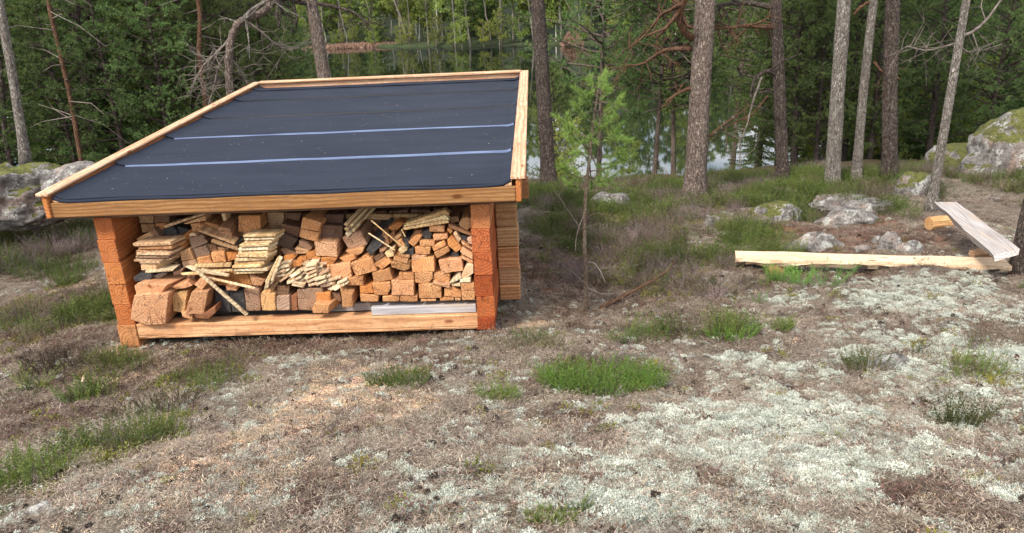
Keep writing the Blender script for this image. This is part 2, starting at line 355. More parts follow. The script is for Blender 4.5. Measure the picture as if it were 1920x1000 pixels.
class Tubes:
    def __init__(s): s.V = []; s.F = []
    def tube(s, pts, rad, seg=8, jit=0.0, cap=True, rng=RNG):
        pts = [np.asarray(p, float) for p in pts]; b = len(s.V); n = len(pts); ref = np.array([.13, .97, .2])
        for i, p in enumerate(pts):
            t = pts[min(i + 1, n - 1)] - pts[max(i - 1, 0)]; t = t / (np.linalg.norm(t) + 1e-9)
            if abs(t @ ref) > .95: ref = np.array([1.0, .1, .1])
            a = np.cross(t, ref); a /= np.linalg.norm(a); c = np.cross(t, a)
            for k in range(seg):
                an = 2 * math.pi * k / seg; r = rad[i] * (1 + (rng.random() - .5) * jit)
                s.V.append(p + r * (a * math.cos(an) + c * math.sin(an)))
        for i in range(n - 1):
            for k in range(seg):
                k2 = (k + 1) % seg
                s.F.append((b + i * seg + k, b + i * seg + k2, b + (i + 1) * seg + k2, b + (i + 1) * seg + k))
        if cap:
            s.F.append(tuple(b + k for k in range(seg))[::-1]); s.F.append(tuple(b + (n - 1) * seg + k for k in range(seg)))
    def mesh(s, name): return mesh_from(name, s.V, s.F)
def nrm(a): return a / (np.linalg.norm(a, axis=-1, keepdims=True) + 1e-9)
def tufts(P, D, n, length, width, spread, rng):
    P = np.repeat(np.asarray(P, float), n, 0); D = np.repeat(np.asarray(D, float), n, 0); N = len(P)
    d = nrm(nrm(D) + spread * rng.normal(size=(N, 3))); sd = nrm(np.cross(d, rng.normal(size=(N, 3))))
    L = length * rng.uniform(.6, 1.25, (N, 1)); W = width * rng.uniform(.7, 1.3, (N, 1))
    return np.stack([P - sd * W / 2, P + sd * W / 2, P + d * L], 1)

# ------------------------------------------------------------------ ground sheet
def graded(a, b, fine, centre, growth=.02):
    out = [centre]; x = centre
    while x < b: x += fine + growth * abs(x - centre) ; out.append(x)
    x = centre; lo = []
    while x > a: x -= fine + growth * abs(x - centre); lo.append(x)
    return np.array(lo[::-1] + out)
def blob(x, y, cx, cy, rx, ry, rot=0.0, soft=.5):
    dx, dy = x - cx, y - cy; c, s = math.cos(rot), math.sin(rot); u = (dx * c + dy * s) / rx; v = (-dx * s + dy * c) / ry
    return 1 - sstep(1 - soft, 1 + soft, np.hypot(u, v))
def pblob(x, y, px, py, wpx, hpx, soft=.5):      # a patch on the ground given where it is seen
    c = G(px, py); a = G(px - wpx / 2, py); b = G(px + wpx / 2, py); t = G(px, py - hpx / 2); u = G(px, py + hpx / 2)
    return blob(x, y, (t[0] + u[0]) / 2, (t[1] + u[1]) / 2, abs(b[0] - a[0]) / 2, abs(t[1] - u[1]) / 2, 0, soft)
def masks(x, y):
    d = {}
    n = fbm(x * 1.6 + 3, y * 1.6, 4) * 1.3; n2 = fbm(x * 4 + 30, y * 4 + 7, 3)
    lich = np.zeros_like(x)
    for a in [(1640,760,640,240,.6),(1480,880,760,260,.8),(1780,690,500,200,.5),(1300,930,900,220,.5),(1000,930,560,160,.35),(1780,560,460,110,.45),(600,690,300,70,.3),(1750,930,500,200,.6),(700,960,300,80,.25),(1450,560,300,60,.2),(250,800,60,30,.1)]:
        lich = np.maximum(lich, pblob(x, y, *a[:4]) * (a[4] + .12))
    lich = lich + (n - .10) * 1.0 * (lich > .03)
    d['lichen'] = np.clip(lich, 0, 1)
    saw = np.zeros_like(x)
    for a in [(560,790,150,90,.8),(640,720,180,50,.6),(540,830,70,40,1.2),(775,756,85,28,1.3),(690,790,110,40,.5),(420,860,260,80,.5),(330,930,260,60,.35),(700,755,180,50,.5),(230,660,100,40,.8),(650,695,120,26,.5),(270,700,130,30,.35),(480,900,300,60,.3),(1000,610,90,16,.7),(150,535,70,20,.6),(330,655,120,14,.5)]:
        saw = np.maximum(saw, pblob(x, y, *a[:4]) * a[4])
    d['sawdust'] = np.clip(saw + n2 * .5 * (saw > .05), 0, 1)
    gr = np.zeros_like(x)
    for a in [(1130,710,250,80,.9),(750,725,120,60,.8),(930,750,90,40,.7),(250,830,170,90,.8),(50,920,140,100,.8),(120,600,420,150,.62),(60,760,260,200,.5),(350,720,300,70,.45),(1375,635,100,40,.7),(1150,470,420,220,.9),(1500,385,700,70,.85),(80,460,320,160,.9),(1620,690,120,50,.6),(1890,760,120,330,.55),(1860,360,240,120,.8),(1000,650,200,60,.5),(1200,630,200,40,.5),(1330,540,320,50,.5),(1400,450,150,120,.7)]:
        gr = np.maximum(gr, pblob(x, y, *a[:4]) * a[4])
    d['green'] = np.clip(gr + n * .7 * (gr > .03), 0, 1)
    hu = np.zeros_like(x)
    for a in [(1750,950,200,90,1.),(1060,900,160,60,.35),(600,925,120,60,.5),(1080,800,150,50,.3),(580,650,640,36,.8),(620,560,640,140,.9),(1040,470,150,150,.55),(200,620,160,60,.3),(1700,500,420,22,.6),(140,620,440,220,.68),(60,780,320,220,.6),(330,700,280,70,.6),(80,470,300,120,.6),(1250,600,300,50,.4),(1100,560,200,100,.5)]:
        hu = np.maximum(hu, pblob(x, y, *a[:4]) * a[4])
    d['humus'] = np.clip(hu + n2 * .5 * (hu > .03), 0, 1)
    rl = np.zeros_like(x)
    for a in [(1600,445,420,90,.9),(1050,520,160,130,.75),(1180,570,180,60,.5),(1500,520,600,40,.35),(1560,390,160,30,.5)]:
        rl = np.maximum(rl, pblob(x, y, *a[:4]) * a[4])
    d['redlitter'] = np.clip(rl + n * .4 * (rl > .03), 0, 1)
    d['forest'] = np.clip(sstep(10.5, 13, y) + sstep(10, 14, np.abs(x)), 0, 1)
    return d
gx = graded(-60, 60, .028, .3, .0135); gy = graded(-6, 60, .024, 2.2, .0125)
X, Y = np.meshgrid(gx, gy); Z = ground_z(X, Y)
nx, ny = len(gx), len(gy)
MK = masks(X, Y)
Z = Z + MK['lichen'] * (.012 + fbm(X * 30, Y * 30, 2) * .05) + MK['sawdust'] * .008
me = bpy.data.meshes.new('ground'); me.vertices.add(nx * ny); me.vertices.foreach_set('co', np.stack([X, Y, Z], -1).astype(np.float32).ravel())
i0 = (np.arange(ny - 1)[:, None] * nx + np.arange(nx - 1)[None, :]).ravel(); quads = np.stack([i0, i0 + 1, i0 + nx + 1, i0 + nx], 1).astype(np.int32)
me.loops.add(quads.size); me.loops.foreach_set('vertex_index', quads.ravel()); me.polygons.add(len(quads)); me.polygons.foreach_set('loop_start', np.arange(0, quads.size, 4, dtype=np.int32)); me.update(calc_edges=True)
me.polygons.foreach_set('use_smooth', np.ones(len(quads), bool))
for k, v in MK.items():
    a = me.attributes.new(k, 'FLOAT', 'POINT'); a.data.foreach_set('value', v.astype(np.float32).ravel())
ground = link('ground', me, 'ground'); tag(ground, kind='structure')

# lake and far shore
me = mesh_from('lake_water', [(-500, 12, 0), (500, 12, 0), (500, 400, 0), (-500, 400, 0)], [(0, 1, 2, 3)])
lake = link('lake_water', me, 'water'); tag(lake, kind='structure')
SH = [(-260, 190), (-90, 150), (-28, 122), (9, 104), (42, 83), (90, 60), (200, 45)]
def shore_y(x): return np.interp(x, [a for a, b in SH], [b for a, b in SH])
fx = np.linspace(-300, 260, 140); fy = np.r_[-14, -4, -1, 0, 1, 2.5, 5, 9, 15, 25, 40, 70, 120, 260]
V = []; Fc = []
for j, dy in enumerate(fy):
    for i, x in enumerate(fx):
        yy = shore_y(x) + dy + 2.0 * math.sin(x * .21) + 1.2 * math.sin(x * .53 + 1)
        z = -.9 if dy < -2 else (-.25 if dy < 0 else min(.1 + dy * .10, 22) + max(0, min(dy - 18, 60)) * .22 + .25 * math.sin(x * 1.3 + dy))
        V.append((x, yy, z))
for j in range(len(fy) - 1):
    for i in range(len(fx) - 1):
        a = j * len(fx) + i; Fc.append((a, a + 1, a + len(fx) + 1, a + len(fx)))
tag(link('far_shore', mesh_from('far_shore', V, Fc), 'far_ground', smooth=True), kind='structure')

# ------------------------------------------------------------------ the log firewood shed
PSI, OX, OY, OZ = -0.043, -0.1435, 5.2, CZ - 2.4166
W, T, H = 2.849, .1328, .9747
AL, AR, RB, HF, FH, RD, HB = .2126, .2235, .1001, 1.1267, .1051, 4.2745, 1.3345
EU = np.array([math.cos(PSI), math.sin(PSI), 0]); EW = np.array([-math.sin(PSI), math.cos(PSI), 0]); EV = np.array([0, 0, 1.0])
SO = np.array([OX, OY, OZ])
def SL(u, w, v): return SO + EU * u + EW * w + EV * v
def unproj(px, py, w):                   # a seen point lying w metres behind the shed's front plane -> (u, w, v)
    d = ray(px, py); o = CAM - SO; t = (w - o @ EW) / (d @ EW); P = o + d * t
    return np.array([P @ EU, w, P @ EV])
def unproj_side(px, py, u):
    d = ray(px, py); o = CAM - SO; t = (u - o @ EU) / (d @ EU); P = o + d * t
    return np.array([u, P @ EW, P @ EV])
SHED_M = Matrix(((EU[0], EW[0], 0, OX), (EU[1], EW[1], 0, OY), (0, 0, 1, OZ), (0, 0, 0, 1)))
shed = empty('firewood_shed'); shed.matrix_world = SHED_M
tag(shed, 'low log firewood shed with dark felt roof, open front full of split wood', 'firewood shed')

def prism_bm(front, ext, bev=.003, jit=0.0, rng=RNG, mids=0):
    """front: local 3D polygon (list), ext: vector; returns V, F with bevelled edges"""
    pts = [np.asarray(p, float) for p in front]
    if mids:
        q = []
        for i, p in enumerate(pts):
            nxt = pts[(i + 1) % len(pts)]; q.append(p)
            L = np.linalg.norm(nxt - p)
            for k in range(mids):
                f = (k + 1) / (mids + 1); d = nrm(np.cross(nxt - p, ext)); q.append(p + (nxt - p) * f + d * (rng.random() - .5) * L * jit)
        pts = q
    bm = bmesh.new(); a = [bm.verts.new(p) for p in pts]; b = [bm.verts.new(p + ext * (1 + (rng.random() - .5) * .01)) for p in pts]
    n = len(pts); bm.faces.new(a); bm.faces.new(b[::-1])
    for i in range(n): bm.faces.new((a[i], b[i], b[(i + 1) % n], a[(i + 1) % n]))
    bmesh.ops.recalc_face_normals(bm, faces=bm.faces)
    if bev > 0: bmesh.ops.bevel(bm, geom=bm.edges[:], offset=bev, segments=1, affect='EDGES', clamp_overlap=True)
    return bm
def piece(name, front, ext, mat, col=(.6, .4, .25), parent=None, bev=.003, jit=0, mids=0, space='shed', flat=1.0):
    """a piece of wood: polygon `front` in shed coordinates (u,w,v) or world, extruded by ext; origin at its centre, grain along ext"""
    fr = [np.asarray(p, float) for p in front]; ext = np.asarray(ext, float); c = sum(fr) / len(fr)
    y = nrm(ext); x = np.cross(y, [0, 0, 1.0]) if abs(y[2]) < .9 else np.cross(y, [0, 1.0, 0]); x = nrm(x); z = np.cross(x, y)
    Rm = np.stack([x, y, z], 1)
    bm = prism_bm([Rm.T @ (p - c) for p in fr], Rm.T @ ext, bev, jit, RNG, mids)
    me = bpy.data.meshes.new(name); bm.to_mesh(me); bm.free()
    o = link(name, me, mat, parent); o.color = tuple(col) + (1,)
    loc = Matrix([list(Rm[0]) + [c[0]], list(Rm[1]) + [c[1]], list(Rm[2]) + [c[2]], [0, 0, 0, 1]])
    if space == 'shed' and parent is None: o.matrix_world = SHED_M @ loc
    elif parent is not None: o.matrix_local = loc
    else: o.matrix_world = loc
    return o
def boxp(name, u0, u1, w0, w1, v0, v1, mat, col, parent, axis='w', bev=.004):
    if axis == 'w':
        fr = [(u0, w0, v0), (u1, w0, v0), (u1, w0, v1), (u0, w0, v1)]; ext = (0, w1 - w0, 0)
    else:
        fr = [(u0, w0, v0), (u0, w1, v0), (u0, w1, v1), (u0, w0, v1)]; ext = (u1 - u0, 0, 0)
    return piece(name, fr, ext, mat, col, parent, bev)

# side walls: courses of squared logs, their red sawn ends to the front
RIGHT_V = [0.0, .10, .265, .435, .61, .785, .968]
RC = [(.38, .085, .03), (.50, .15, .05), (.40, .10, .032), (.47, .13, .045), (.50, .15, .055), (.56, .24, .10)]
for i in range(6):
    j = (i % 2) * .006 - .003
    boxp('wall_log', -T + j, 0 + j, 0 + .004 * (i % 3), 3.7, RIGHT_V[i] + .0008, RIGHT_V[i + 1] - .0008, 'log_wood', RC[i], shed, bev=.0035)
LEFT_V = [-.085, .13, .29, .455, .625, .80, .968]
LC = [(.60, .30, .13), (.50, .17, .055), (.56, .22, .075), (.60, .25, .085), (.52, .19, .065), (.55, .20, .07)]
for i in range(6):
    j = (i % 2) * .008 - .004
    boxp('wall_log', -W + j, -W + T + j - (.0 if i else -.01), 0 - (.01 if i == 0 else 0) + .004 * (i % 3), 3.7, LEFT_V[i] + .0008, LEFT_V[i + 1] - .0008, 'log_wood', LC[i], shed, bev=.0035)
# cross wall behind the wood, its logs running past the right corner
CWV = [-.02, .115, .26, .44, .61, .80, .965]
CWC = [(.60, .32, .15), (.55, .33, .18), (.58, .30, .14), (.52, .33, .17), (.42, .26, .13), (.40, .25, .13)]
CW0 = .60
for i in range(6):
    j = (i % 2) * .01
    for (a, b, nm) in ((-W + T + .01, -T - .01, 'cross_wall_log'), (.006, .175 + j * .6, 'cross_wall_log_end')):
        boxp(nm, a, b, CW0 + j, CW0 + .13 + j, CWV[i] + .002, CWV[i + 1] - .002, 'board_wood', CWC[i], shed, 'u', .008)
# roof-bearing logs whose ends pass the corner high up
boxp('eave_log_end', .006, .275, CW0 - .03, CW0 + .12, .84, .985, 'board_wood', (.40, .22, .11), shed, 'u', .006)
boxp('eave_log_end', .006, .262, CW0 - .02, CW0 + .12, .99, 1.10, 'board_wood', (.46, .24, .10), shed, 'u', .006)
# front sill beam and a floor
a0 = unproj(252, 612, .0); boxp('sill_beam', -W + T + .006, -T - .004, .0, .12, .010, .128, 'board_wood', (.80, .47, .25), shed, 'u', .005)
for k in range(4):
    boxp('floor_plank', -W + T + .005, -T - .005, .13 + k * .118, .243 + k * .118, .06, .10, 'weathered_wood', (.6, .6, .6), shed, 'u')
# grey planks lying behind the sill, right half
g0 = unproj(697, 0, .06)[0]; g1 = unproj(893, 0, .06)[0]
boxp('grey_plank', unproj(697, 580, .05)[0], -T - .003, .03, .12, .131, .197, 'weathered_wood', (1.25, 1.25, 1.3), shed, 'u', .004)
boxp('grey_plank', unproj(610, 580, .1)[0], -T - .005, .125, .17, .131, .195, 'weathered_wood', (.8, .75, .72), shed, 'u', .004)
# header board under the fascia, in the dark
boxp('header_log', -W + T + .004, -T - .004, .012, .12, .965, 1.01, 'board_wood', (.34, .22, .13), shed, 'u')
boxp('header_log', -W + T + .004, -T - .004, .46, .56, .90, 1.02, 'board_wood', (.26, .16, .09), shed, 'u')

# roof: deck, felt sheets lapped upslope, cap boards
def rv(w): return HF + (HB - HF) * (w + RB) / (RD + RB)
RU0, RU1 = -W - AL, AR
def slab(name, u0, u1, w0, w1, o0, o1, mat, col, parent, bev=.003, axis='u'):
    """a board parallel to the roof slope, o0..o1 above it"""
    if axis == 'u':
        fr = [(u0, w0, rv(w0) + o0), (u0, w1, rv(w1) + o0), (u0, w1, rv(w1) + o1), (u0, w0, rv(w0) + o1)]; ext = (u1 - u0, 0, 0)
    else:
        fr = [(u0, w0, rv(w0) + o0), (u1, w0, rv(w0) + o0), (u1, w0, rv(w0) + o1), (u0, w0, rv(w0) + o1)]; ext = (0, w1 - w0, rv(w1) - rv(w0))
    return piece(name, fr, ext, mat, col, parent, bev)
nb = 26
for k in range(nb):
    w0 = -RB + .03 + k * (RD - .0 + RB - .03) / nb; w1 = w0 + (RD + RB - .03) / nb - .004
    slab('roof_deck_board', RU0 + .03, RU1 - .03, w0, w1, -.035, -.014, 'board_wood', (.38, .24, .13), shed, .001)
for w_ in (.9, 1.8, 2.7, 3.6):
    slab('rafter_log', RU0 + .05, RU1 - .05, w_ - .05, w_ + .05, -.14, -.037, 'board_wood', (.42, .27, .15), shed)
WL = [-RB - .004]
def pix(P):
    d = np.asarray(P) - CAM; z = d @ FWD; return 960 + F * (d @ RIGHT) / z, 500 - F * (d @ UP) / z
ws = np.linspace(0, RD, 900); py_ = np.array([pix(SL(RU1 - .05, w, rv(w)))[1] for w in ws])
for y in (285, 236, 201, 170, 152):
    WL.append(float(ws[np.argmin(abs(py_ - y))]))
WL.append(RD - .01)
RIM = .045
def felt_mesh(w0, w1, up0, k):
    nu, nw = 90, 8; V = []; Fq = []
    us = np.linspace(RU0 + .052, RU1 - .052, nu); rng = np.random.default_rng(k)
    ph = rng.random(6) * 6
    for j in range(nw):
        t = j / (nw - 1); w = w0 + (w1 + .05 - w0) * t
        for u in us:
            e = min(u - us[0], us[-1] - u); rise = .030 * math.exp(-(e / .035) ** 2)
            wob = .0015 * math.sin(u * 3.1 + ph[0]) * math.sin(w * 5 + ph[1]) + .001 * math.sin(u * 9 + ph[2] + w * 4)
            wr = .004 * math.exp(-max(RU1 - .05 - u, 0) / .5) * math.sin(w * 26 + ph[3] + u * 1.5)
            lift = .010 * (1 - t) ** 2
            V.append((u, w + (.004 * math.sin(u * 1.7 + ph[4]) + .003 * math.sin(u * 4.3 + ph[5]) - .03 * math.exp(-(e / .07) ** 2)) * (1 - t) * (k > 0), rv(w) + up0 + rise + wob + wr + lift + .004 * (1 - t)))
    n = len(V); V += [(a, b, c - .008) for a, b, c in V]
    for j in range(nw - 1):
        for i in range(nu - 1):
            a = j * nu + i; Fq.append((a, a + 1, a + nu + 1, a + nu)); Fq.append((n + a, n + a + nu, n + a + nu + 1, n + a + 1))
    for i in range(nu - 1):
        Fq.append((i + 1, i, n + i, n + i + 1)); a = (nw - 1) * nu + i; Fq.append((a, a + 1, n + a + 1, n + a))
    return V, Fq
for k in range(len(WL) - 1):
    V, Fq = felt_mesh(WL[k], WL[k + 1], .004 , k)
    me = mesh_from('roof_felt_sheet', V, Fq); o = link('roof_felt_sheet', me, 'roof_felt', shed, smooth=False)
    if k in (1, 2, 3, 4):
        # the bare selvedge showing below each lap
        col = 'felt_lap_blue' if k < 3 else 'felt_lap_black'; wd = {1: .029, 2: .018, 3: .009, 4: .006}[k]
        nu = 90; us = np.linspace(RU0 + .12, RU1 - .075, nu); V2 = []; F2 = []
        src = V[:90]; uu = [p[0] for p in src]
        for u in us:
            w = np.interp(u, uu, [p[1] for p in src]); v = np.interp(u, uu, [p[2] for p in src])
            e = .35 + .65 * min(1, (u - us[0]) / .9); 
            V2 += [(u, w - wd * e, v - .0135 - (HB - HF) / RD * wd), (u, w - .001, v - .0025), (u, w - .001, v - .009), (u, w - wd * e, v - .019)]
        for i in range(nu - 1):
            for q in range(4): F2.append((i * 4 + q, i * 4 + (q + 1) % 4, (i + 1) * 4 + (q + 1) % 4, (i + 1) * 4 + q))
        link('felt_seam', mesh_from('felt_seam', V2, F2), col, shed)
# fascia along the eave, with the felt turned over it
piece('fascia_board', [(RU0 + .02, -RB - .03, HF - FH - .006), (RU0 + .02, -RB, HF - FH - .006), (RU0 + .02, -RB, HF - .004), (RU0 + .02, -RB - .03, HF - .004)], (RU1 - RU0 - .045, 0, 0), 'board_wood', (.34, .185, .075), shed, .006)
boxp('fascia_batten', RU0 + .03, RU1 - .04, -RB + .003, -RB + .03, HF - FH - .022, HF - .01, 'board_wood', (.16, .12, .10), shed, 'u')
tb = Tubes(); us = np.linspace(RU0 + .05, RU1 - .055, 60)
tb.tube([(u, -RB - .022, HF + .003 + .003 * math.sin(u * 7) + .03 * math.exp(-min(u - us[0], us[-1] - u) / .04)) for u in us], [.012] * 60, 8)
link('felt_drip_roll', tb.mesh('felt_drip_roll'), 'roof_felt', shed, smooth=True)
# rake boards (upright) and their caps
CL = (.76, .50, .33); CO = (.60, .24, .08)
for (ua, ub, ca, cb) in ((RU0 - .012, RU0 + .022, RU0 - .04, RU0 + .05), (RU1 - .022, RU1 + .012, RU1 - .055, RU1 + .045)):
    slab('rake_board', ua, ub, -RB - .05, RD + .03, -.105, .052, 'board_wood', CO, shed, .004, 'w')
    slab('rake_cap_board', ca, cb, -RB - .065, RD + .05, .054, .078, 'board_wood', CL, shed, .005, 'w')
slab('back_board', RU0 + .05, RU1 - .05, RD, RD + .03, -.03, .062, 'board_wood', (.62, .40, .26), shed, .004)
slab('back_cap_board', RU0 + .055, RU1 - .058, RD - .035, RD + .055, .0645, .087, 'board_wood', (.80, .53, .34), shed, .004)
for s_, u in ((-1, RU0 + .05), (1, RU1 - .05)):
    piece('corner_chip', [(u, -RB - .028, HF + .0), (u - s_ * .05, -RB - .028, HF + .0), (u, -RB - .028, HF + .035)], (0, .03, 0), 'board_wood', (.78, .52, .30), shed, .001)
# chips of wood blown onto the felt
chips = []
for i in range(110):
    u = RNG.uniform(RU0 + .2, RU1 - .1); w = RNG.uniform(0, 3.6); s_ = RNG.uniform(.003, .011); an = RNG.random() * 6.3
    c = np.array([u, w, rv(w) + .022]); d = np.array([math.cos(an), math.sin(an), .1]) * s_; e = np.array([-math.sin(an), math.cos(an), 0]) * s_ * .35
    chips += [[c - d - e, c + d, c + e]]
nd = []
for i in range(160):
    u = RNG.uniform(RU0 + .15, RU1 - .1); w = RNG.uniform(0, 4.0); an = RNG.random() * 6.3; c = np.array([u, w, rv(w) + .021]); d = np.array([math.cos(an), math.sin(an), .05]) * .022; e = np.array([-math.sin(an), math.cos(an), 0]) * .0016
    nd += [[c - d - e, c + d, c - d + e]]
o = link('pine_needles_on_felt', mesh_tris('pine_needles_on_felt', nd), 'litter_needles', shed); o['kind'] = 'stuff'
o = link('sawdust_chips_on_felt', mesh_tris('sawdust_chips_on_felt', chips), 'sawdust_chips', shed); o['kind'] = 'stuff'

# ------------------------------------------------------------------ firewood
FR = (.68, .37, .17); PK = (.70, .40, .22); OR = (.60, .27, .09); TN = (.62, .42, .24); BR = (.26, .16, .10); RB_ = (.36, .16, .08)
PA = (.86, .66, .36); WH = (.90, .76, .50); DK = (.13, .09, .065); GY = (.9, .9, .9)
def c1(X, Y): return 220 + X / 3.847, 380 + Y / 3.847
def c2(X, Y): return 560 + X / 3.847, 380 + Y / 3.847
A, B = c1, c2
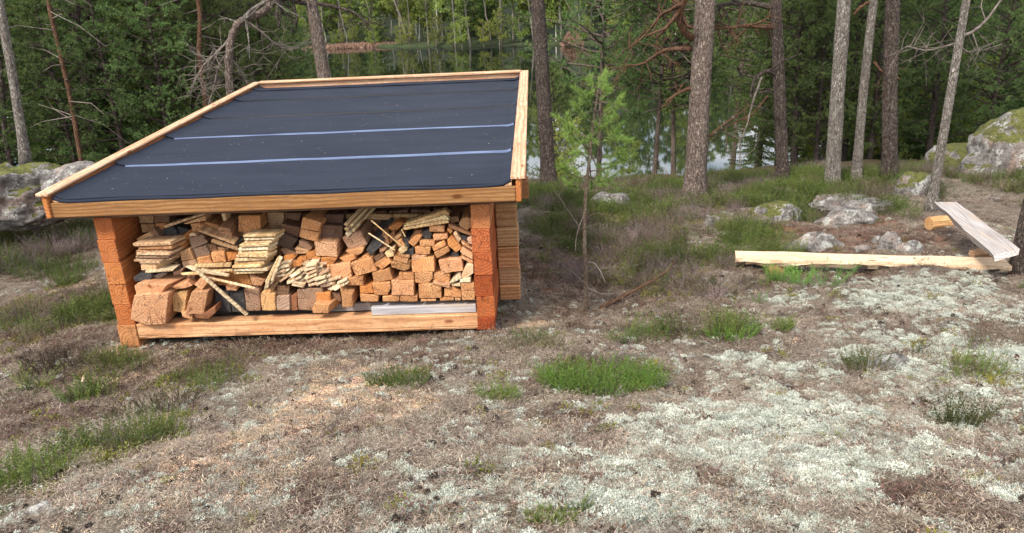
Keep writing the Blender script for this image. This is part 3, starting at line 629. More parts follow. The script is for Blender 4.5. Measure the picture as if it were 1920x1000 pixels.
# crop, outline, depth behind front, length, (du,dv) skew, colour, material, words
FW = [
 (A,[(150,97),(258,97),(262,152),(160,152)],.32,.26,(0,0),TN,'s','tan block end',''),
 (A,[(264,97),(375,97),(375,146),(264,150)],.30,.28,(0,0),BR,'s','brown block end',''),
 (A,[(165,155),(265,155),(277,218),(175,220)],.28,.3,(0,0),TN,'s','tan block end',''),
 (A,[(272,152),(342,150),(347,216),(280,200)],.27,.3,(0,0),FR,'s','tan block end',''),
 (A,[(335,165),(600,85),(634,90),(350,182)],.16,.05,(0,0),TN,'b','long tan slat',''),
 (A,[(478,150),(630,97),(636,132),(500,156)],.17,.12,(0,0),TN,'b','tan board',''),
 (A,[(525,155),(625,136),(632,200),(545,216)],.24,.3,(0,0),FR,'s','orange tan block',''),
 (A,[(628,138),(732,160),(742,228),(628,200)],.18,.3,(0,.05),FR,'s','fresh tan block',''),
 (A,[(728,172),(820,195),(832,270),(722,232)],.13,.3,(0,.1),(.45,.28,.17),'s','brown tan block',''),
 (A,[(748,80),(775,78),(787,125),(765,137)],.2,.1,(0,0),WH,'b','small pale offcut',''),
 (A,[(870,98),(1030,96),(1036,208),(872,210)],.20,.3,(0,0),FR,'s','large square fresh block',''),
 (A,[(905,210),(1055,208),(1055,242),(912,246)],.2,.3,(0,0),PK,'s','flat block under the square one',''),
 (A,[(133,262),(225,218),(267,282),(150,292)],.18,.22,(.3,.1),TN,'s','tilted tan block',''),
 (A,[(225,215),(262,187),(312,250),(264,282)],.2,.25,(0,0),BR,'s','dark brown block',''),
 (A,[(305,230),(330,190),(400,165),(440,235),(410,272)],.26,.3,(0,0),DK,'c','charred block',''),
 (A,[(430,170),(505,190),(522,235),(450,238)],.28,.3,(0,0),DK,'c','charred block',''),
 (A,[(400,287),(452,256),(492,326),(436,353)],.15,.3,(.4,.25),OR,'s','orange block with brown side',''),
 (A,[(395,245),(500,230),(522,292),(450,262)],.22,.3,(0,0),BR,'s','brown block',''),
 (A,[(513,230),(535,220),(560,221),(577,240),(520,250)],.18,.25,(0,0),TN,'p','small rounded tan piece',''),
 (A,[(516,255),(612,235),(652,292),(540,336)],.16,.3,(0,0),(.36,.26,.19),'s','grey brown block',''),
 (A,[(542,338),(640,308),(672,380),(567,405)],.15,.3,(0,0),(.34,.24,.17),'s','grey brown block',''),
 (A,[(572,212),(592,200),(852,290),(845,304)],.08,.08,(.1,.2),(.56,.38,.22),'b','long brown tilted slat',''),
 (A,[(680,262),(870,325),(872,352),(674,290)],.09,.06,(0,0),TN,'b','tan board under the tilted slat',''),
 (A,[(845,285),(905,248),(908,272),(860,302)],.14,.2,(0,0),DK,'c','charred offcut',''),
 (A,[(640,300),(712,305),(722,347),(655,357)],.17,.3,(0,0),BR,'s','brown block',''),
 (A,[(712,320),(802,330),(802,355),(722,352)],.18,.3,(0,0),TN,'s','tan block',''),
 (A,[(672,360),(772,352),(787,430),(690,434)],.13,.3,(0,0),FR,'s','orange block end',''),
 (A,[(780,362),(866,352),(863,405),(800,427)],.14,.3,(0,0),OR,'s','orange wedge',''),
 (A,[(570,402),(665,386),(686,440),(580,447)],.13,.3,(0,0),FR,'s','orange block end',''),
 (A,[(450,352),(525,330),(556,410),(460,427)],.12,.3,(0,0),TN,'s','tan block end',''),
 (A,[(464,430),(560,412),(580,446),(480,472)],.12,.3,(0,0),(.5,.33,.2),'s','tan brown block end',''),
 (A,[(390,322),(420,330),(452,376),(385,372)],.12,.2,(0,0),(.5,.35,.22),'b','short brown board',''),
 (A,[(380,387),(450,378),(440,402),(385,402)],.12,.2,(0,0),(.4,.27,.17),'b','short brown board',''),
 (A,[(400,430),(430,425),(475,470),(440,475)],.16,.2,(0,0),BR,'s','brown block',''),
 (A,[(167,447),(282,447),(277,492),(170,490)],.02,.22,(.35,0),TN,'s','tan block under the board stack',''),
 (A,[(202,494),(402,485),(397,498),(205,508)],.0,.12,(0,0),WH,'b','pale board under the board stack',''),
 (A,[(115,540),(170,508),(257,520),(237,560),(130,568)],.03,.3,(0,0),DK,'c','grey charred block',''),
 (A,[(255,530),(322,505),(362,510),(300,552)],.05,.3,(0,0),(.6,.55,.5),'w','grey weathered offcut',''),
 (A,[(400,500),(475,478),(450,520),(405,528)],.08,.15,(0,0),(.5,.36,.27),'p','split shard',''),
 (A,[(118,605),(150,578),(365,590),(285,688),(135,690)],-.03,.22,(.35,.0),PK,'s','big pink slab with slanted end',''),
 (A,[(125,668),(375,655),(345,882),(205,886),(92,846)],-.06,.26,(.0,0),PK,'s','largest pinkish block with double rings',''),
 (A,[(387,660),(507,637),(490,790),(405,786)],.02,.24,(0,0),(.66,.43,.2),'s','upright yellowish block',''),
 (A,[(540,640),(656,640),(622,808),(488,810)],-.05,.22,(0,.0),PK,'s','slanted pink block',''),
 (A,[(552,592),(600,545),(656,577),(610,632)],-.03,.12,(.3,.2),PK,'s','small pink block lying on top of the slanted one',''),
 (A,[(550,815),(640,790),(712,745),(712,792),(655,842),(565,838)],-.045,.15,(0,0),RB_,'s','dark reddish piece under the slanted block',''),
 (A,[(458,792),(492,795),(545,815),(540,838),(470,828)],-.02,.1,(0,0),PK,'s','small pink offcut',''),
 (A,[(545,472),(566,462),(935,818),(915,830)],-.08,.022,(0,0),WH,'b','long white diagonal slat',''),
 (A,[(550,452),(820,435),(818,465),(560,473)],-.01,.03,(0,0),PA,'b','pale level slat',''),
 (A,[(600,476),(800,522),(803,540),(620,512)],-.02,.03,(0,0),WH,'b','white slat sloping right',''),
 (A,[(650,540),(993,612),(990,627),(655,556)],-.03,.02,(0,0),WH,'b','thin white slat sloping right',''),
 (A,[(490,464),(545,462),(622,510),(600,520)],-.02,.03,(0,0),WH,'b','short white slat end',''),
 (A,[(450,515),(590,505),(600,521),(470,526)],-.01,.03,(0,0),PA,'b','short pale slat',''),
 (A,[(600,492),(830,480),(830,498),(612,507)],.0,.03,(0,0),PA,'b','pale level slat',''),
 (A,[(700,542),(800,516),(945,516),(977,597),(720,600)],.08,.3,(0,0),OR,'s','wide orange board end',''),
 (A,[(950,520),(1067,560),(1040,602),(977,597)],.06,.3,(0,0),PK,'s','pink wedge',''),
 (A,[(780,602),(865,600),(860,638),(785,638)],.03,.3,(0,0),PK,'s','small pink block end',''),
 (A,[(370,612),(510,566),(547,597),(430,627)],.0,.2,(0,0),PK,'p','pink split shard',''),
 (A,[(505,520),(560,515),(560,590),(540,600),(500,560)],.06,.2,(0,0),BR,'s','dark brown block',''),
 (A,[(635,465),(732,468),(736,490),(640,486)],.04,.3,(0,0),PK,'s','pink block end',''),
 (A,[(700,632),(802,636),(822,790),(705,776)],.06,.3,(0,0),(.30,.28,.26),'c','dark grey upright block',''),
 (A,[(805,640),(905,635),(930,790),(826,790)],.06,.3,(0,0),(.30,.28,.26),'c','dark grey upright block',''),
 (A,[(910,625),(1020,625),(1035,780),(932,783)],.05,.3,(0,0),(.42,.27,.18),'s','brown upright block',''),
 (A,[(1030,657),(1138,655),(1145,780),(1045,780)],.02,.3,(0,0),(.66,.42,.2),'s','yellow orange upright block',''),
 (A,[(1146,675),(1240,671),(1245,776),(1152,776)],.03,.3,(0,0),(.50,.36,.27),'s','brown block end',''),
 (A,[(1145,596),(1240,610),(1237,668),(1150,668)],.05,.3,(0,0),BR,'s','dark brown block end',''),
 (A,[(1242,680),(1297,658),(1302,776),(1250,780)],.05,.3,(0,0),RB_,'s','narrow red brown block',''),
 (A,[(1298,627),(1480,622),(1487,694),(1300,694)],.04,.3,(0,0),(.38,.26,.18),'s','brown block end',''),
 (A,[(1300,697),(1487,697),(1495,776),(1305,776)],.04,.3,(0,0),(.42,.29,.2),'s','brown block end',''),
 (A,[(1172,388),(1195,396),(1110,600),(1090,590)],-.01,.03,(0,0),WH,'b','pale leaning slat',''),
 (A,[(1150,400),(1168,388),(1092,590),(1066,572)],.0,.03,(0,0),PA,'b','pale leaning slat',''),
 (A,[(1058,626),(1075,560),(1097,560),(1088,618)],-.01,.03,(0,0),WH,'b','short pale leaning slat',''),
 (A,[(1100,560),(1180,478),(1187,532),(1130,630),(1105,640)],.04,.2,(0,0),(.44,.26,.14),'s','brown block',''),
 (A,[(1080,70),(1200,75),(1200,150),(1180,212),(1095,212)],.34,.24,(0,0),TN,'s','tan plank end',''),
 (A,[(1205,75),(1330,78),(1300,180),(1205,160)],.36,.2,(0,0),BR,'s','dark brown block',''),
 (A,[(1182,152),(1320,182),(1302,262),(1176,212)],.22,.3,(0,0),(.27,.16,.1),'s','dark brown block',''),
 (A,[(1140,230),(1178,212),(1302,266),(1250,347),(1150,300)],.18,.3,(0,0),DK,'s','near black brown block',''),
 (A,[(1175,336),(1215,330),(1305,365),(1295,392),(1200,376)],.13,.2,(0,0),BR,'p','brown split piece',''),
 (A,[(1275,332),(1365,325),(1360,372),(1310,376)],.14,.2,(0,0),(.45,.28,.18),'p','brown split piece',''),
 (A,[(1200,386),(1270,376),(1290,392),(1250,422),(1200,416)],.1,.2,(0,0),OR,'p','orange split piece',''),
 (A,[(1240,450),(1265,428),(1330,420),(1341,440),(1320,462),(1250,470)],.06,.2,(0,0),OR,'p','orange oval split end',''),
 # right half
 (B,[(30,105),(162,148),(150,213),(15,186)],.12,.3,(.1,0),FR,'s','fresh tan upper half block',''),
 (B,[(12,190),(147,216),(132,286),(0,250)],.12,.3,(.1,0),FR,'s','fresh tan lower half block',''),
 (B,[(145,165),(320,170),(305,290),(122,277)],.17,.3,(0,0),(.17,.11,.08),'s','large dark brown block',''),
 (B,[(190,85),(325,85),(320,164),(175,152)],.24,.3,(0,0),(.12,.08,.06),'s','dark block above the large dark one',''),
 (B,[(110,285),(278,290),(281,396),(125,386)],.06,.3,(0,0),PK,'s','pinkish square block',''),
 (B,[(50,370),(110,357),(168,405),(60,416)],.07,.3,(0,0),OR,'s','orange wedge',''),
 (B,[(165,398),(280,402),(250,446),(160,461)],.05,.3,(0,0),OR,'s','orange flat block',''),
 (B,[(0,275),(60,290),(100,330),(80,345),(0,318)],.12,.2,(0,0),(.4,.25,.16),'p','brown split piece',''),
 (B,[(-20,322),(80,337),(70,366),(-20,370)],.12,.2,(0,0),TN,'p','tan split piece',''),
 (B,[(-10,402),(55,390),(60,420),(-10,452)],.09,.2,(0,0),OR,'s','orange block end',''),
 (B,[(322,160),(335,148),(356,155),(345,173)],.12,.34,(.35,.28),WH,'b','pale square slat pointing outwards',''),
 (B,[(324,190),(345,178),(363,195),(346,213)],.11,.34,(.35,.28),PA,'b','pale square slat pointing outwards',''),
 (B,[(384,195),(398,184),(411,200),(396,216)],.11,.34,(.35,.28),PA,'b','pale square slat pointing outwards',''),
 (B,[(334,222),(355,214),(371,235),(350,251)],.10,.34,(.35,.28),WH,'b','pale square slat pointing outwards',''),
 (B,[(366,160),(386,152),(398,166),(380,178)],.14,.34,(.35,.28),PA,'b','pale square slat pointing outwards',''),
 (B,[(310,256),(440,200),(497,300),(370,361)],.11,.3,(0,0),(.38,.25,.17),'s','large grey brown block with rings',''),
 (B,[(484,345),(575,285),(602,310),(522,390)],.08,.3,(.25,.45),DK,'c','tilted charred black block',''),
 (B,[(335,352),(470,325),(465,356),(430,380),(390,390)],.08,.25,(0,0),(.66,.40,.2),'p','half moon split end',''),
 (B,[(285,402),(400,370),(416,405),(345,440)],.07,.3,(0,0),FR,'s','fresh tan block end',''),
 (B,[(455,395),(500,375),(517,395),(465,409)],.06,.3,(0,0),FR,'s','small fresh block end',''),
 (B,[(203,450),(370,435),(382,546),(212,556)],.04,.3,(0,0),PK,'s','pinkish square block',''),
 (B,[(375,440),(525,397),(567,495),(415,534)],.04,.3,(0,0),FR,'s','tilted square fresh block',''),
 (B,[(345,550),(465,530),(470,602),(350,602)],.035,.3,(0,0),FR,'s','fresh block end',''),
 (B,[(298,612),(325,640),(388,660),(393,752),(316,759)],-.02,.26,(0,0),FR,'s','upright block sticking out over the plank',''),
 (B,[(527,512),(655,475),(682,555),(545,586)],.03,.3,(0,0),FR,'s','tilted fresh block end',''),
 (B,[(527,586),(658,572),(665,620),(640,668),(545,670)],.02,.3,(0,0),FR,'s','half round block end with pale sapwood',''),
 (B,[(440,606),(526,600),(545,654),(443,654)],.03,.3,(0,0),OR,'s','orange block end',''),
 (B,[(441,658),(575,674),(573,716),(448,716)],.025,.3,(0,0),FR,'s','low flat block end',''),
 (B,[(667,562),(831,565),(833,672),(670,669)],.015,.3,(0,0),PK,'s','wide pinkish block end',''),
 (B,[(723,508),(830,515),(832,562),(725,557)],.03,.3,(0,0),FR,'s','flat block end',''),
 (B,[(605,676),(725,672),(727,716),(608,713)],.02,.3,(0,0),FR,'s','low block end touching the plank',''),
 (B,[(731,673),(857,673),(859,714),(730,716)],.02,.3,(0,0),FR,'s','low block end with heart rings',''),
 (B,[(835,510),(966,502),(969,545),(935,586),(840,583)],.03,.3,(0,0),FR,'s','quarter round block end with pale edge',''),
 (B,[(865,590),(1030,590),(1029,690),(870,692)],.015,.3,(0,0),FR,'s','square fresh block end',''),
 (B,[(880,696),(990,697),(990,712),(882,713)],.02,.3,(0,0),FR,'b','thin board end on the plank',''),
 (B,[(980,502),(1090,520),(1088,586),(966,570)],.04,.3,(0,0),FR,'s','fresh block end',''),
 (B,[(958,592),(975,574),(1092,588),(1090,618)],.0,.3,(0,0),PK,'b','thin tilted board end',''),
 (B,[(1050,622),(1110,607),(1170,640),(1174,686),(1050,677)],.02,.3,(0,0),FR,'s','rounded fresh block end',''),
 (B,[(1170,581),(1266,581),(1272,706),(1180,706)],.01,.3,(0,0),FR,'s','upright block end with arched rings',''),
 (B,[(1020,691),(1120,682),(1120,706),(1020,709)],.02,.3,(0,0),FR,'b','thin board end on the plank',''),
 (B,[(1125,688),(1168,692),(1168,708),(1130,708)],.02,.3,(0,0),TN,'b','thin offcut on the plank',''),
 (B,[(1090,582),(1155,520),(1177,545),(1112,586)],.0,.2,(0,0),WH,'b','white split slat',''),
 (B,[(1200,470),(1225,440),(1262,450),(1264,510),(1200,560),(1172,550)],.02,.2,(0,0),(.85,.66,.45),'p','pale ragged split piece',''),
 (B,[(1163,556),(1240,546),(1240,577),(1163,577)],.0,.2,(0,0),WH,'b','white slat end',''),
 (B,[(1100,592),(1165,580),(1168,606),(1110,604)],.01,.2,(0,0),WH,'b','white slat end',''),
 (B,[(1008,420),(1175,405),(1187,495),(1030,521)],.035,.3,(0,0),PK,'s','large square block',''),
 (B,[(812,412),(975,395),(982,496),(820,506)],.035,.3,(0,0),FR,'s','large square block',''),
 (B,[(815,386),(925,382),(915,411),(820,414)],.04,.3,(0,0),PK,'s','flat block end',''),
 (B,[(835,322),(955,320),(945,376),(842,371)],.05,.3,(0,0),FR,'s','block end',''),
 (B,[(870,275),(980,286),(980,317),(876,314)],.05,.3,(0,0),FR,'s','flat block end',''),
 (B,[(960,322),(1050,275),(1067,310),(975,356)],.05,.3,(0,0),FR,'s','tilted block end',''),
 (B,[(975,361),(1075,316),(1092,351),(1000,403)],.045,.3,(0,0),FR,'s','tilted block end',''),
 (B,[(1070,272),(1108,240),(1180,328),(1135,360),(1077,312)],.05,.3,(0,0),OR,'s','half round dark orange block',''),
 (B,[(938,170),(1050,165),(1050,212),(942,212)],.07,.3,(0,0),FR,'s','flat block end',''),
 (B,[(965,235),(1072,227),(1075,262),(975,278)],.06,.3,(0,0),PK,'s','flat block end',''),
 (B,[(890,215),(935,190),(962,230),(950,272),(895,262)],.09,.3,(0,0),DK,'c','black charred block end',''),
 (B,[(788,290),(850,235),(892,240),(830,322)],.06,.3,(0,0),FR,'s','tilted long block end',''),
 (B,[(700,285),(740,260),(762,300),(720,322)],.07,.3,(0,0),FR,'s','small block end',''),
 (B,[(690,255),(735,225),(742,240),(705,272)],.08,.3,(0,0),TN,'s','small block end',''),
 (B,[(718,342),(760,308),(783,345),(740,372)],.04,.3,(0,0),PA,'s','small pale block end',''),
 (B,[(765,345),(830,332),(830,382),(775,390)],.07,.3,(0,0),DK,'c','black charred block end',''),
 (B,[(755,257),(795,270),(802,322),(770,312)],.09,.3,(0,0),DK,'c','black charred sliver',''),
 (B,[(665,430),(805,425),(803,480),(765,495),(670,466)],.035,.3,(0,0),(.60,.34,.15),'s','half round block end',''),
 (B,[(690,386),(790,412),(783,440),(680,416)],.03,.3,(0,0),FR,'s','flat block end',''),
 (B,[(714,370),(800,382),(802,402),(720,388)],.05,.3,(0,0),FR,'b','thin board end',''),
 (B,[(543,442),(622,396),(642,410),(565,466)],.05,.3,(0,0),FR,'s','slanted block end',''),
 (B,[(570,462),(650,400),(674,430),(600,487)],.04,.3,(0,0),FR,'s','slanted block end',''),
 (B,[(620,366),(680,347),(689,386),(640,399)],.05,.3,(0,0),PA,'s','small pale block end',''),
 (B,[(538,400),(600,370),(622,382),(560,426)],.07,.3,(0,0),BR,'s','brown slanted block',''),
 (B,[(582,330),(640,325),(610,355),(584,362)],.09,.3,(0,0),(.5,.3,.18),'p','split sliver',''),
 (B,[(590,260),(612,205),(640,215),(655,300),(610,330)],.14,.3,(0,0),(.42,.24,.13),'s','brown block',''),
 (B,[(645,240),(690,200),(700,250),(660,300)],.16,.3,(0,0),(.40,.22,.12),'s','brown block',''),
 (B,[(332,82),(885,90),(780,130),(336,118)],.33,.05,(0,0),(.60,.42,.22),'b','long tan board leaning at the back',''),
 (B,[(745,187),(1062,125),(1087,146),(760,202)],.05,.08,(0,0),PA,'b','lowest long pale board at top right',''),
 (B,[(752,170),(1060,90),(1086,122),(762,186)],.08,.08,(0,0),PA,'b','middle long pale board at top right',''),
 (B,[(762,150),(1058,55),(1088,90),(775,167)],.10,.08,(0,0),(.84,.62,.32),'b','upper long pale board at top right',''),
 (B,[(1155,150),(1180,116),(1215,108),(1245,116),(1252,180),(1215,202),(1167,180)],.1,.3,(0,0),(.68,.40,.19),'p','round orange block end by the post top',''),
 (B,[(1078,155),(1112,165),(1247,227),(1242,242),(1085,186)],.05,.05,(0,0),(.42,.24,.13),'b','brown slat sloping to the post',''),
 (B,[(1075,180),(1112,205),(1095,230),(1070,200)],.07,.3,(0,0),OR,'s','small orange block end',''),
 (B,[(1155,236),(1222,242),(1226,280),(1165,266)],.08,.3,(0,0),DK,'c','black charred block end',''),
 (B,[(1095,362),(1150,350),(1162,400),(1100,408)],.08,.3,(0,0),DK,'c','black charred block end',''),
 (B,[(1115,225),(1135,208),(1172,266),(1152,291)],.045,.2,(0,0),(.80,.58,.36),'s','small pale tilted block',''),
 (B,[(1213,266),(1252,240),(1257,307),(1225,296)],.04,.3,(0,0),(.80,.56,.4),'s','small pale block by the post',''),
 (B,[(1170,276),(1257,330),(1252,346),(1180,302)],.04,.2,(0,0),PK,'b','thin board sloping to the post',''),
 (B,[(1163,355),(1180,322),(1257,366),(1257,411),(1180,376)],.035,.3,(0,0),PK,'s','sloping block by the post',''),
 (B,[(1170,386),(1257,420),(1257,446),(1177,406)],.03,.2,(0,0),PK,'b','thin board below the sloping block',''),
 (B,[(517,132),(526,128),(783,345),(776,352)],-.03,.012,(0,0),PA,'b','long thin pale stick leaning right',''),
 (B,[(498,224),(506,219),(696,342),(692,349)],-.04,.012,(0,0),WH,'b','shorter thin white stick',''),
 (B,[(738,196),(744,193),(772,246),(766,250)],.02,.012,(0,0),PA,'b','tiny pale stick',''),
 (B,[(640,182),(720,140),(767,150),(692,217)],.2,.3,(0,0),OR,'s','orange brown block',''),
 (B,[(800,262),(850,200),(892,202),(870,232),(846,236)],.12,.3,(0,0),(.40,.24,.14),'s','brown block',''),
 (B,[(990,270),(1060,280),(1050,276),(960,320)],.12,.3,(0,0),OR,'s','orange block end',''),
 (B,[(1090,105),(1150,100),(1160,140),(1095,150)],.2,.3,(0,0),(.45,.3,.18),'s','brown block',''),
 (B,[(120,652),(230,652),(236,722),(127,716)],.03,.3,(0,0),OR,'s','orange block end',''),
 (B,[(95,772),(110,727),(220,737),(212,801),(100,801)],-.03,.18,(.35,.1),FR,'s','short block lying on the sill beam',''),
 (B,[(238,652),(298,652),(310,714),(240,714)],.06,.3,(0,0),BR,'s','brown block end',''),
 (B,[(130,600),(240,600),(232,648),(120,648)],.08,.3,(0,0),BR,'s','brown block end',''),
]
# stack of tan boards at the left
for i, q in enumerate([[(105,296),(385,283),(390,309),(115,320)],[(140,323),(400,311),(398,335),(145,344)],[(130,347),(350,341),(363,359),(135,364)],[(128,367),(380,361),(383,380),(130,384)],[(125,387),(360,382),(380,398),(130,405)],[(118,409),(380,403),(385,418),(122,427)],[(155,430),(305,424),(310,440),(160,444)]]):
    FW.append((A, q, .01 + .015 * (i % 3), .16, (.25, 0), [(.66,.46,.28),(.62,.36,.19),(.56,.38,.23),(.66,.46,.28),(.44,.30,.2),(.6,.42,.26),(.58,.40,.24)][i], 'b', 'board %s in the low stack of tan boards' % ['topmost', 'second', 'third', 'fourth', 'fifth', 'sixth', 'lowest'][i], 'S1'))
rows = [(905,1135,230,252),(912,1128,253,273),(918,1110,274,293),(880,1088,296,322),(872,1082,323,348),(868,1078,350,374),(850,1082,376,399),(845,1072,400,424),(838,1058,425,449),(825,1028,451,474),(833,1078,475,498),(840,1048,498,517)]
ordn = ['topmost','second','third','fourth','fifth','sixth','seventh','eighth','ninth','tenth','eleventh','lowest']
for i, (x0, x1, y0, y1) in enumerate(rows):
    FW.append((A, [(x0, y0 + 4), (x1, y0), (x1 + 6, y1 - 3), (x0 + 3, y1)], .0 + .012 * (i % 3), .13, (.25, 0), [PA, WH, (.80,.60,.34)][i % 3], 'b', ordn[i] + ' board in the tall stack of pale yellow boards', 'S2'))
# fan of white split slats in the middle, ends to the front
k = 0
for (cx, cy, an, ln) in [(1180,470,-30,62),(1210,462,-15,60),(1175,500,-25,70),(1215,492,-30,60),(1180,528,-10,70),(1200,552,-35,75),(1245,505,-40,70),(1225,535,-25,70),(1255,545,-45,80),(1285,520,-30,75),(1290,555,-25,80),(1310,585,15,85),(1300,600,10,85),(1330,490,-28,75),(1325,520,-20,80),(1345,550,-35,80),(1350,575,-20,90),(1370,440,-12,70),(1395,455,-10,85),(1390,480,-18,90),(1400,505,-25,80),(1395,535,-22,85),(1405,560,-30,80),(1420,590,-15,90),(1440,470,-14,85),(1450,495,-20,90),(1455,525,-28,85),(1460,550,-18,85),(1470,580,-25,80),(1490,505,-25,75),(1500,540,-18,80),(1510,570,-22,85),(1530,590,-12,80),(1545,560,-28,85),(1560,610,-25,90),(1590,590,-22,85),(1600,612,-30,80),(1620,570,-25,75),(1575,550,-15,70),(1640,590,-35,70),(1565,625,-5,60),(1500,600,-8,70),(1250,575,-20,60),(1425,425,-8,60),(1480,440,-5,60)]:
    a = math.radians(an); w_, h_ = ln / 2, 8.5
    q = [(cx + sx * w_ * math.cos(a) - sy * h_ * math.sin(a), cy + sx * w_ * math.sin(a) + sy * h_ * math.cos(a)) for sx, sy in ((-1, -1), (1, -1), (1, 1), (-1, 1))]
    FW.append((A, q, .0 + .006 * (k % 9), .16, (.05, .08), [WH, (.86,.72,.5), (.82,.62,.42)][k % 3], 'b', 'white split slat', 'S3')); k += 1

MT = {'s': 'sawn_wood', 'b': 'board_wood', 'p': 'split_wood', 'c': 'charred_wood', 'w': 'weathered_wood'}
items = []
for fn, poly, w, L, sk, col, mt, words, grp in FW:
    px = [fn(*p) for p in poly]
    cx = sum(p[0] for p in px) / len(px); cy = sum(p[1] for p in px) / len(px)
    fr = [unproj(x, y, w) for x, y in px]
    # rough the sawn face a little so that no two ends are coplanar
    tl = RNG.uniform(-.10, .10, 2)
    fc = sum(fr) / len(fr)
    fr = [np.array([p[0], p[1] + (p[0] - fc[0]) * tl[0] + (p[2] - fc[2]) * tl[1], p[2]]) for p in fr]
    L = min(L, CW0 - .02 - w - .01)
    jj = RNG.uniform(.78, 1.2); hj = RNG.uniform(-.12, .12); cc = (min(1, col[0] * jj), min(1, col[1] * jj * (1 + hj * .5)), min(1, col[2] * jj * (1 + hj)))
    area = abs(sum(px[i][0] * px[(i + 1) % len(px)][1] - px[(i + 1) % len(px)][0] * px[i][1] for i in range(len(px)))) / 2
    nm = 'firewood_block' if mt in 'sc' else ('kindling_stick' if mt == 'b' and len(poly) == 4 and area < 260 else ('loose_board' if mt == 'b' else 'split_firewood'))
    if mt == 'w': nm = 'firewood_block'
    dirv = np.array([sk[0], 1.0, sk[1]]) * L
    o = piece(nm, fr, dirv, MT[mt], cc, None, .0022 if area < 200 else .004, jit=.14 if mt in 'pc' else .06, mids=1 if mt in 'spc' else 0)
    items.append([o, words, grp, cx, cy, mt])
# labels: pieces are found by counting along their row from a post
def row_of(y):
    for lim, nm in ((427, 'top row'), (452, 'second row'), (478, 'third row'), (505, 'middle row'), (530, 'lower middle row'), (558, 'row above the lowest'), (9999, 'bottom row')):
        if y < lim: return nm
NUM = ['first', 'second', 'third', 'fourth', 'fifth', 'sixth', 'seventh', 'eighth', 'ninth', 'tenth', 'eleventh', 'twelfth', 'thirteenth', 'fourteenth', 'fifteenth', 'sixteenth', 'seventeenth', 'eighteenth', 'nineteenth', 'twentieth', 'twenty-first', 'twenty-second', 'twenty-third', 'twenty-fourth', 'twenty-fifth', 'twenty-sixth', 'twenty-seventh', 'twenty-eighth', 'twenty-ninth', 'thirtieth']
rowsd = {}
for it in items:
    if it[2] in ('', ): rowsd.setdefault((row_of(it[4]), it[3] < 560), []).append(it)
for (rn, left), L_ in rowsd.items():
    L_.sort(key=lambda i: i[3] if left else -i[3])
    for k, it in enumerate(L_):
        o = it[0]; cat = 'board' if it[5] == 'b' else 'firewood'
        o['label'] = '%s, %s from %s post, %s' % (it[1], NUM[min(k, 29)], 'left' if left else 'right', rn)
        o['category'] = cat; o['group'] = 'firewood stacked in the shed'
s3 = [i for i in items if i[2] == 'S3']; s3.sort(key=lambda i: (round((i[4] - 490) / 9), i[3]))
for it in items:
    if it[2] in ('S1', 'S2'):
        it[0]['label'] = it[1]; it[0]['category'] = 'board'; it[0]['group'] = 'tan boards stacked by the left wall' if it[2] == 'S1' else 'pale yellow boards stacked in the shed'
bands = {}
for it in s3: bands.setdefault('upper' if it[4] < 510 else ('middle' if it[4] < 524 else 'lower'), []).append(it)
for bn, L_ in bands.items():
    L_.sort(key=lambda i: i[3])
    for k, it in enumerate(L_):
        it[0]['label'] = 'thin white split slat, %s from the left in the %s layer of the slat fan' % (NUM[k], bn); it[0]['category'] = 'wood slat'; it[0]['group'] = 'white split slats fanned in the shed'
# blocks deeper in, kept only where a gap shows them
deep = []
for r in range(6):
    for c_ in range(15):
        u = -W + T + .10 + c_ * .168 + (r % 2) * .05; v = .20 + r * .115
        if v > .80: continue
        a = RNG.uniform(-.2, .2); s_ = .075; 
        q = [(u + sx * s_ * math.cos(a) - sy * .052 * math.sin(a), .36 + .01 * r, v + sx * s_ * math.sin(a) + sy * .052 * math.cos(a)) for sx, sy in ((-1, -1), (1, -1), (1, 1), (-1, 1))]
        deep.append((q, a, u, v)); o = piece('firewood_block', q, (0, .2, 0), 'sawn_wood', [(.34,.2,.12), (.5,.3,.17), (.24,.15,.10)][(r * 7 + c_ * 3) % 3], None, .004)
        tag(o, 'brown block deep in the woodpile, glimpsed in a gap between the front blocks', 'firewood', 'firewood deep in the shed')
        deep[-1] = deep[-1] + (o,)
bpy.context.view_layer.update(); dg = bpy.context.evaluated_depsgraph_get()
for q, a, u, v, o in deep:
    seen = 0
    for i in range(9):
        for j in range(7):
            s1_, s2_ = -.92 + 1.84 * i / 8, -.92 + 1.84 * j / 6
            P_ = SL(u + s1_ * .07 * math.cos(a) - s2_ * .048 * math.sin(a), q[0][1], v + s1_ * .07 * math.sin(a) + s2_ * .048 * math.cos(a)); d_ = P_ - CAM
            hit = S.ray_cast(dg, Vector(CAM), Vector(d_).normalized())
            if hit[0] and hit[4] is not None and hit[4].name == o.name: seen += 1
    if seen < 1: bpy.data.objects.remove(o)

# ------------------------------------------------------------------ scattering (ground litter, lichen, heather: nobody could count these)
PROTO = bpy.data.collections.new('prototypes')        # never linked to the scene: only a source for the scatters
def grid_lookup(arr, x, y):
    i = np.clip(np.searchsorted(gx, x) - 1, 0, nx - 2); j = np.clip(np.searchsorted(gy, y) - 1, 0, ny - 2)
    fx_ = np.clip((x - gx[i]) / (gx[i+1] - gx[i]), 0, 1); fy_ = np.clip((y - gy[j]) / (gy[j+1] - gy[j]), 0, 1)
    return (arr[j, i] * (1 - fx_) + arr[j, i+1] * fx_) * (1 - fy_) + (arr[j+1, i] * (1 - fx_) + arr[j+1, i+1] * fx_) * fy_
def candidates(n, d0=1.6, d1=12.5, power=1.0, rng=RNG):
    """points on the ground in front of the camera, thinner with distance"""
    u = rng.random(n); r = d0 + (d1 - d0) * u ** power; a = rng.uniform(-.72, .72, n); return r * np.sin(a), r * np.cos(a)
